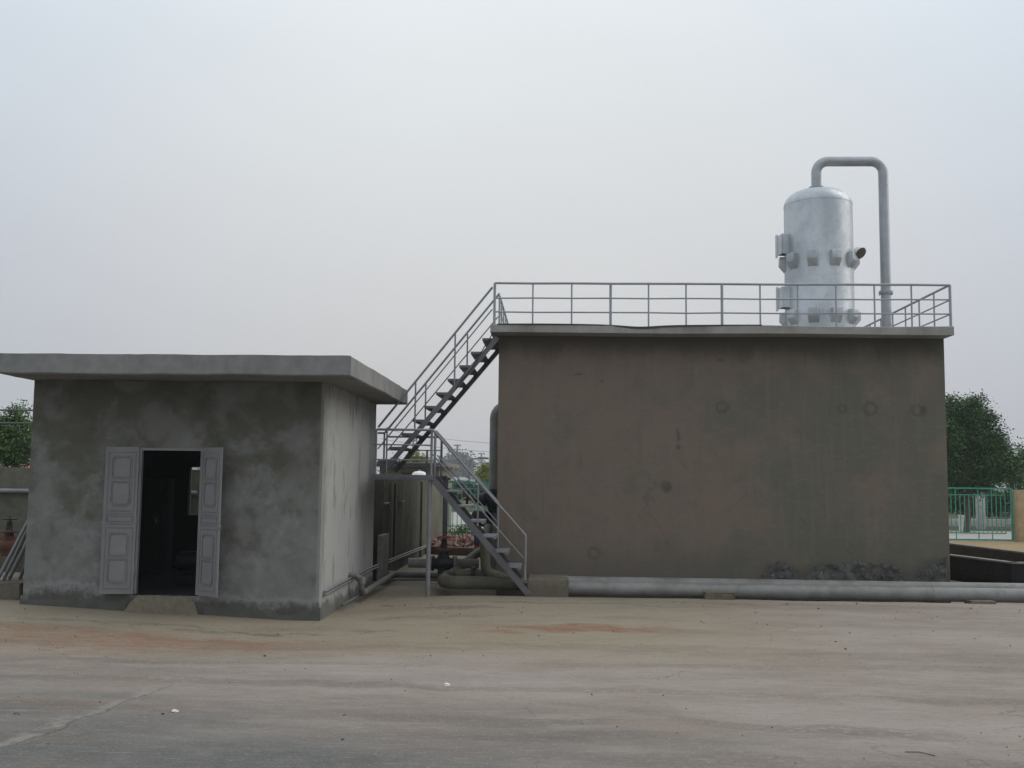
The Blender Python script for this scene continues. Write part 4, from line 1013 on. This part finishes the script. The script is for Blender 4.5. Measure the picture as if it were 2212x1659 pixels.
# things beyond the right fence
solo(MB().box((6, 49, -.1), (60, 49.3, .34), .02), 'low_wall', M['kerb'], (30, 49, 0), 'long pale low wall seen through the green fence', 'wall')
a = P(2076, 1133, 44)
o = thing('marker_post', (a.x, 43.9, 0), 'short white marker post beyond the green fence', 'post')
MB().box((a.x-.10, 43.8, 0), (a.x+.10, 44.0, .62), .03).build('shaft', M['white'], o)
MB().prism([(a.x-.12, 43.78), (a.x+.12, 43.78), (a.x+.12, 44.02), (a.x-.12, 44.02)], .622, .66).build('cap', M['white'], o)
a = P(2118, 1100, 46); o = thing('concrete_post', (a.x, 46, 0), 'square grey concrete post beyond the green fence', 'post')
MB().box((a.x-.16, 45.85, -.1), (a.x+.16, 46.15, 1.55), .02).build('shaft', M['paleblock'], o); MB().box((a.x-.19, 45.82, 1.552), (a.x+.19, 46.18, 1.6), .015).build('cap', M['paleblock'], o)
# kerb and planter in the gap
solo(MB().box((-6, 30.5, -.1), (3, 30.8, .16), .02), 'white_kerb', M['kerb'], (-1.5, 30.6, 0), 'white kerb beyond the rubble planter', 'kerb')
pl = thing('brick_planter', (-2.2, 26.5, 0), 'low curved brick edging filled with rubble in the gap by the tank', 'planter')
c0 = G(1012, 1200); mb = MB(); pts = []
for k in range(15):
    a = R(200+140*k/14); pts.append((c0.x+1.25*math.cos(a), c0.y+1.0+1.1*math.sin(a)))
wallseg(mb, pts, -.1, .20, .12); mb.build('brick_edge', M['brick'], pl)
mb = MB(); poly = pts; mb.prism(poly, 0, .17); mb.prism([pts[0], pts[-1], (pts[-1][0], 30.4), (pts[0][0], 30.4)], 0, .12); mb.build('soil_fill', M['block'], pl)
mb = MB(); r2 = random.Random(5)
for k in range(170):
    x = c0.x+r2.uniform(-1.2, 1.2); y = c0.y+r2.uniform(.2, 3.6); z = .15+r2.uniform(0, .12)+.06*max(0, 1-abs(x-c0.x))
    if y < c0.y+1 and (x-c0.x)**2/1.25**2+(y-c0.y-1)**2/1.1**2 > .8: continue
    q = Quaternion((r2.random()-.5, r2.random()-.5, r2.random()-.5, r2.random()-.5)).normalized().to_matrix()
    mb.obox((x, y, z), (r2.uniform(.08, .2), r2.uniform(.06, .11), r2.uniform(.04, .08)), q)
o = mb.build('rubble', M['rubble']); o['kind'] = 'stuff'; tag(o, 'heap of broken red bricks filling the planter', 'rubble')

# ------------------------------------------------------------------ foliage
def leaves(name, mat, blobs, n, size, parent=None, seed=1, shell=.55):
    rr = random.Random(seed); vs = []; fs = []
    off = ORG[parent.name] if parent is not None else Vector()
    tot = sum(b[1][0]*b[1][1]*b[1][2] for b in blobs)
    for c, rad in blobs:
        m = int(n*rad[0]*rad[1]*rad[2]/tot)
        ncl = max(3, m//34)
        for _ in range(ncl):
            d = Vector((rr.gauss(0, 1), rr.gauss(0, 1), rr.gauss(0, 1))).normalized(); t = shell+(1-shell)*rr.random()**.6
            cc = Vector(c)+Vector((d.x*rad[0], d.y*rad[1], d.z*rad[2]))*t*rr.uniform(.7, 1.12)
            cr_ = size*rr.uniform(2.0, 3.8)
            for _ in range(34):
                p = cc+Vector((rr.gauss(0, 1), rr.gauss(0, 1), rr.gauss(0, .7)))*cr_*.55
                u = Vector((rr.gauss(0, 1), rr.gauss(0, 1), rr.gauss(0, .6))).normalized(); v = u.orthogonal().normalized()
                v = Quaternion(u, rr.uniform(0, 6.28)) @ v; s = size*rr.uniform(.6, 1.25)
                i = len(vs)
                q = [p-u*s*.5, p+v*s*.28, p+u*s*.5, p-v*s*.28]
                vs += [tuple(x-off) for x in q]; fs.append((i, i+1, i+2, i+3))
    me = bpy.data.meshes.new(name); me.from_pydata(vs, [], fs); me.materials.append(mat)
    o = bpy.data.objects.new(name, me); C.objects.link(o); o.parent = parent; return o
def tree(base, h, blobs, n, size, mat, label, seed=1, name='leafy_tree', tr=.14, group='trees beyond the fence'):
    t = thing(name, base, label, 'tree', group); rr = random.Random(seed); B = Vector(base)
    cx = sum(b[0][0] for b in blobs)/len(blobs); cy = sum(b[0][1] for b in blobs)/len(blobs)
    mb = MB(); fork = B+Vector(((cx-B.x)*.3, (cy-B.y)*.3, h*.38))
    top = Vector((cx, cy, B.z+h*.8))
    mb.tube([B-Vector((0, 0, .2)), B+(fork-B)*.5+Vector((.04, 0, 0)), fork, (fork+top)/2, top], tr, 10, r1=tr*.2)
    for c, rad in blobs:
        c = Vector(c); mid = (fork+c)/2+Vector((rr.uniform(-.2, .2), 0, -.1*h*rr.random()))
        mb.tube([fork, mid, c], tr*.5, 8, r1=tr*.14)
        for _ in range(4):
            e = c+Vector((rr.uniform(-1, 1)*rad[0], rr.uniform(-1, 1)*rad[1], rr.uniform(-.3, 1)*rad[2]))*.85
            mb.tube([mid+(c-mid)*.5, (c+e)/2+Vector((0, 0, -.05)), e], tr*.2, 6, r1=tr*.05)
    mb.build('trunk', M['bark'], t); leaves('crown', mat, blobs, n, size, t, seed); return t
def bl_(px, py, rpx, Y, ry=None, rz=None, sq=1.0):     # blob from picture position and radius in picture pixels
    c = P(px, py, Y); r = rpx/F*Y; return ((c.x, Y+rnd.uniform(-.3, .3)*r, c.z), (r, r*.9, r*sq))
Y = 43
tree((P(2085, 1060, Y).x, Y, 0), 5.6, [bl_(2052, 882, 24, Y), bl_(2075, 905, 22, Y), bl_(2090, 880, 19, Y), bl_(2112, 875, 20, Y), bl_(2104, 905, 26, Y), bl_(2132, 908, 20, Y), bl_(2150, 935, 17, Y), bl_(2062, 940, 30, Y), bl_(2100, 950, 34, Y), bl_(2138, 958, 26, Y), bl_(2166, 975, 19, Y), bl_(2186, 992, 14, Y), bl_(2060, 985, 26, Y), bl_(2108, 1000, 34, Y), bl_(2150, 1010, 32, Y), bl_(2183, 1022, 22, Y), bl_(2070, 1035, 32, Y), bl_(2120, 1040, 30, Y), bl_(2020, 940, 45, Y), bl_(2020, 1000, 40, Y)],
     60000, .11, M['leaf'], 'broad dark green tree right of the tank, tallest behind the fence', 3)
Y = 47
tree((P(2225, 1060, Y).x, Y, 0), 4.0, [bl_(2205, 1010, 28, Y), bl_(2240, 990, 36, Y), bl_(2215, 1045, 26, Y), bl_(2280, 1000, 45, Y)], 12000, .14, M['leaf2'], 'smaller fresh green tree at the right edge above the beige wall', 4)
Y = 45
mby = [bl_(920+16*k, 1066+rnd.uniform(-8, 8), 13, 62) for k in range(11)]
hd = thing('hedge', (P(1000, 1100, 62).x, 62, 0), 'low dull hedge behind the green fence in the gap by the stairs', 'hedge'); leaves('foliage', M['leaf3'], mby, 7000, .16, hd, 9)
mbx = [bl_(2020+28*k, 1085+rnd.uniform(-6, 8), 24, 50) for k in range(9)]
hd = thing('hedge', (P(2120, 1100, 50).x, 50, 0), 'dark hedge behind the green fence on the right', 'hedge'); leaves('foliage', M['leaf'], mbx, 16000, .12, hd, 8)
Y = 30
tree((P(45, 1010, Y).x, Y, 0), 4.1, [bl_(38, 895, 20, Y), bl_(15, 925, 26, Y), bl_(50, 930, 24, Y), bl_(10, 965, 30, Y), bl_(52, 980, 26, Y), bl_(30, 990, 26, Y), bl_(-30, 950, 50, Y), bl_(75, 960, 22, Y)],
     21000, .09, M['leaf2'], 'leafy tree behind the basin wall at the left edge', 11, tr=.09, group=None)
# far hazy trees in the gap
Y = 400
tree((P(975, 1036, Y).x, Y, 0), 7, [bl_(958, 1015, 16, Y), bl_(975, 1008, 18, Y), bl_(995, 1000, 17, Y), bl_(1010, 1015, 16, Y), bl_(985, 1026, 22, Y)], 5000, 1.3, M['leaf3'], 'rounded grey hazy tree far beyond the fence, left of the street lamp', 13, tr=.3, group='distant hazy trees')
Y = 430
tree((P(988, 1036, Y).x, Y, 0), 9, [bl_(988, 985, 5, Y), bl_(988, 996, 9, Y), bl_(987, 1010, 13, Y)], 1800, 1.2, M['leaf3'], 'thin pointed hazy tree far away in front of the power pole', 14, tr=.3, group='distant hazy trees')
Y = 60
tree((P(1052, 1036, Y).x, Y, 0), 3.0, [bl_(1050, 1018, 9, Y), bl_(1060, 1022, 10, Y), bl_(1046, 1030, 8, Y)], 1800, .16, M['leafy'], 'small yellow green tree by the tall silver pipe', 15, tr=.07, group=None)
Y = 42
tree((P(902, 1010, Y).x, Y, 0), 2.9, [bl_(900, 993, 7, Y), bl_(888, 999, 5, Y), bl_(911, 998, 6, Y), bl_(868, 1003, 5, Y)], 1800, .10, M['leafy'], 'yellow green bush showing above the pump house roof', 16, tr=.05, group=None)
# plants behind planter
for i, (px, py) in enumerate(((988, 1154), (1004, 1156), (1022, 1153))):
    a = G(px, py+6); o = thing('garden_plant', (a.x, a.y, 0), ['small dark shrub left of centre behind the rubble', 'small bright shrub behind the middle of the rubble', 'small shrub behind the rubble nearest the blue pump'][i], 'plant', 'plants by the white kerb')
    leaves('foliage', M['leaf2' if i == 1 else 'leaf'], [((a.x, a.y, .22), (.2, .2, .2))], 350, .07, o, 20+i, .1)
    MB().tube([(a.x, a.y, 0), (a.x, a.y, .2)], .012, 6).build('stem', M['bark'], o)
# distant woodland belt
wood = []
r3 = random.Random(31)
for k in range(120):
    x = -420+840*k/119; wood.append(((x, 480+r3.uniform(-20, 20), r3.uniform(1, 4)), (9, 6, r3.uniform(3, 7))))
o = leaves('distant_woods', M['leaf3'], wood, 30000, 2.2, None, 32, .3); tag(o, 'low grey belt of far woodland on the horizon', 'woodland'); o['kind'] = 'stuff'

# ------------------------------------------------------------------ distant buildings, poles, lamps
def farhouse(px0, px1, pyt, pyr, Y, wall, roof, label, hip=True, group='distant buildings'):
    x0, x1 = P(px0, 1030, Y).x, P(px1, 1030, Y).x; z1 = P(px0, pyt, Y).z; z2 = P(px0, pyr, Y).z; D = 10
    t = thing('distant_house', ((x0+x1)/2, Y+D/2, 0), label, 'house', group)
    MB().box((x0, Y, -.2), (x1, Y+D, z1)).build('wall', wall, t)
    mb = MB(); o_ = .5; q = (x1-x0)*.22
    v = [mb.bm.verts.new(c) for c in ((x0-o_, Y-o_, z1+.02), (x1+o_, Y-o_, z1+.02), (x1+o_, Y+D+o_, z1+.02), (x0-o_, Y+D+o_, z1+.02), (x0+q, Y+D*.5, z2), (x1-q, Y+D*.5, z2))]
    for f in ((0, 1, 5, 4), (1, 2, 5), (2, 3, 4, 5), (3, 0, 4), (3, 2, 1, 0)): mb.bm.faces.new([v[i] for i in f])
    mb.build('roof', roof, t)
    n = max(2, int((x1-x0)/3)); 
    for k in range(n):
        x = x0+(x1-x0)*(k+.5)/n; MB().box((x-.5, Y-.05, z1-1.7), (x+.5, Y-.002, z1-.5)).build('window', M['canopy'], t)
farhouse(1018, 1068, 1018, 1006, 330, M['paleblock'], M['roofgrey'], 'pale building with grey hipped roof far behind the street lamps')
farhouse(896, 940, 1000, 987, 350, M['paleblock'], M['roofgrey'], 'pale building with grey roof far away above the pump house')
farhouse(-40, 13, 1013, 998, 60, M['paleblock'], M['redroof'], 'red roofed building low behind the wall at the left edge')
farhouse(958, 1012, 1038, 1030, 260, M['roofgrey'], M['roofgrey'], 'long low grey shed far beyond the green fence')
def pole(px, pyt, Y, arms, label):
    t = thing('power_pole', (P(px, 1036, Y).x, Y, 0), label, 'pole', 'distant power poles'); b = P(px, pyt, Y)
    MB().tube([(b.x, Y, 0), (b.x, Y, b.z)], .55, 8, r1=.35).build('mast', M['farmetal'], t)
    for py, w_ in arms:
        z = P(px, py, Y).z; ww = w_/F*Y
        MB().bar((b.x-ww, Y, z), (b.x+ww, Y, z), .4, .45).build('crossarm', M['farmetal'], t)
    return b
b1 = pole(988, 960, 420, ((962, 8), (971, 8), (980, 6)), 'tall power pole with three crossarms far away between the stairs and the tank')
b2 = pole(1040, 979, 480, ((980, 7), (988, 8), (994, 6)), 'more distant power pole just left of the tall silver pipe')
def lamp(px, pyb, ppx, ppy, Y, label):
    B = P(px, pyb, Y); E = P(ppx, ppy, Y); t = thing('street_lamp', (B.x, Y, 0), label, 'street lamp', 'curved street lamps')
    r = .16
    MB().tube([(B.x, Y, 0), (B.x, Y, B.z), (B.x+(E.x-B.x)*.18, Y, E.z-.12*(E.x-B.x)), (B.x+(E.x-B.x)*.5, Y, E.z-.02), (E.x, Y, E.z)], r, 8, bend=1.5, r1=.11).build('mast', M['farmetal'], t)
    MB().box((E.x-.1, Y-.25, E.z-.1), (E.x+1.6, Y+.25, E.z+.22), .08).build('lamp_head', M['farmetal'], t)
lamp(1014, 1002, 1035, 990.5, 170, 'curved street lamp in the gap between stairs and tank')
lamp(1042.5, 1010, 1060, 999.5, 200, 'second curved street lamp partly hidden by the tall silver pipe')
# lattice mast
t = thing('lattice_mast', (P(897, 1000, 360).x, 360, 0), 'thin lattice mast rising behind the upper flight', 'mast')
b = P(897, 938, 360)
for s1 in (-1, 1):
    for s2 in (-1, 1): MB().tube([(b.x+s1*1.5, 360+s2*1.5, 0), (b.x+s1*.5, 360+s2*.5, b.z)], .16, 5).build('leg', M['farmetal'], t)
mb = MB(); k = 0
while k < 12:
    z0, z1 = b.z*k/12, b.z*(k+1)/12; w0, w1 = 1.5-1.0*k/12, 1.5-1.0*(k+1)/12
    for s2 in (-1, 1): mb.tube([(b.x-w0, 360+s2*w0, z0), (b.x+w1, 360+s2*w1, z1)], .1, 4); mb.tube([(b.x+w0, 360+s2*w0, z0), (b.x-w1, 360+s2*w1, z1)], .1, 4)
    k += 1
mb.build('lattice_brace', M['farmetal'], t)
# power lines
for k, (dz, dx, lab) in enumerate(((.0, -5, 'uppermost power line sagging between the two far poles'), (-2.6, 3, 'lower power line sagging between the two far poles'))):
    pts = []
    A = P(820, 925+k*22, 420); B = P(1110, 960+k*18, 420)
    for i in range(25):
        s_ = i/24; p = A+(B-A)*s_; p.z -= 4.5*s_*(1-s_); pts.append(p)
    tag(MB().tube(pts, .08, 5).build('power_line', M['farmetal']), lab, 'cable', 'power lines')
# blue pump in the gap
bq = P(1031, 1175, 25.5); t = thing('blue_pump', (bq.x, 25.5, 0), 'small dark blue upright pump with a red ring behind the riser pipe', 'pump')
MB().box((bq.x-.1, 25.4, -.05), (bq.x+.1, 25.6, .2), .02).build('pump_foot', M['iron'], t)
MB().lathe([(.07, .2), (.08, .3)], (bq.x, 25.5, 0), 'Z', 16).build('collar', M['red'], t)
MB().lathe([(.07, .3), (.085, .32), (.085, .56), (.06, .62), (.02, .63)], (bq.x, 25.5, 0), 'Z', 16).build('motor', M['blue'], t)
a = P(1049, 1150, 29); solo(MB().box((a.x-.05, 28.97, 0), (a.x+.05, 29.05, P(1049, 1122, 29).z), .01), 'signpost', M['leafy'], (a.x, 29, 0), 'narrow yellow green post standing beside the pale kerb', 'post')

# ------------------------------------------------------------------ litter and grit
for (px, py, s_, lab, m_) in ((965, 1481, .028, 'crumpled white scrap lying mid yard', 'litter'), (378, 1538, .028, 'flat white scrap lying near the slab joint', 'litter'),
                           (572, 1418, .016, 'small dark stone lying in front of the shed', 'iron'), (740, 1598, .010, 'tiny dark stone near the bottom of the yard', 'iron'), (352, 1543, .011, 'dark pebble beside the flat white scrap', 'iron')):
    c = G(px, py); mb = MB(); bmesh.ops.create_icosphere(mb.bm, subdivisions=2, radius=s_, matrix=Matrix.Translation((c.x, c.y, s_*.3)))
    for v in mb.bm.verts:
        v.co += Vector([rnd.uniform(-.35, .35)*s_ for _ in range(3)]); v.co.z = max(0, v.co.z*.6) + .001
    solo(mb, 'paper_scrap' if m_ == 'litter' else 'stone', M[m_], (c.x, c.y, 0), lab, 'litter' if m_ == 'litter' else 'stone')
for (p0, p1, lab) in (((1955, 1626), (2020, 1634), 'thin dark twig lying at the lower right of the yard'), ((822, 1310), (850, 1311), 'short dark twig in front of the landing post'), ((28, 1544), (42, 1545), 'short dark stick at the lower left')):
    a, b = G(*p0), G(*p1); m = (a+b)/2+Vector((0, .02, .012))
    tag(MB().tube([a+Vector((0, 0, .006)), m, b+Vector((0, 0, .006))], .0035, 6).build('twig', M['bark']), lab, 'twig')
mb = MB(); r4 = random.Random(9)
for k in range(1100):
    x = r4.uniform(-9, 10); y = 5+12.3*r4.random()**.7
    if SX0-.1 < x < SX1+.1 and y > 14: continue
    s_ = (.0025+.0055*r4.random()**5)*(1+.05*y)
    q = Quaternion((r4.random()-.5, r4.random()-.5, r4.random()-.5, r4.random()-.5)).normalized().to_matrix()
    mb.obox((x, y, gh(x, y)+s_*.3), (s_*r4.uniform(1, 3), s_*r4.uniform(.7, 1.5), s_*r4.uniform(.4, .9)), q)
o = mb.build('grit', M['block']); o['kind'] = 'stuff'; tag(o, 'scattered grit and crumbs on the yard', 'grit')

# ------------------------------------------------------------------ haze
hm = bpy.data.materials.new('haze_air'); hm.use_nodes = True; t_ = hm.node_tree; t_.nodes.clear()
oo = t_.nodes.new('ShaderNodeOutputMaterial'); vv = t_.nodes.new('ShaderNodeVolumePrincipled'); t_.links.new(vv.outputs[0], oo.inputs['Volume'])
vv.inputs['Color'].default_value = (.93, .94, .96, 1); vv.inputs['Density'].default_value = .0007; vv.inputs['Anisotropy'].default_value = .2
o = MB().box((-930, -80, -1.5), (930, 1530, 32)).build('haze', hm); o['kind'] = 'stuff'; tag(o, 'thin grey haze over the whole site', 'haze')
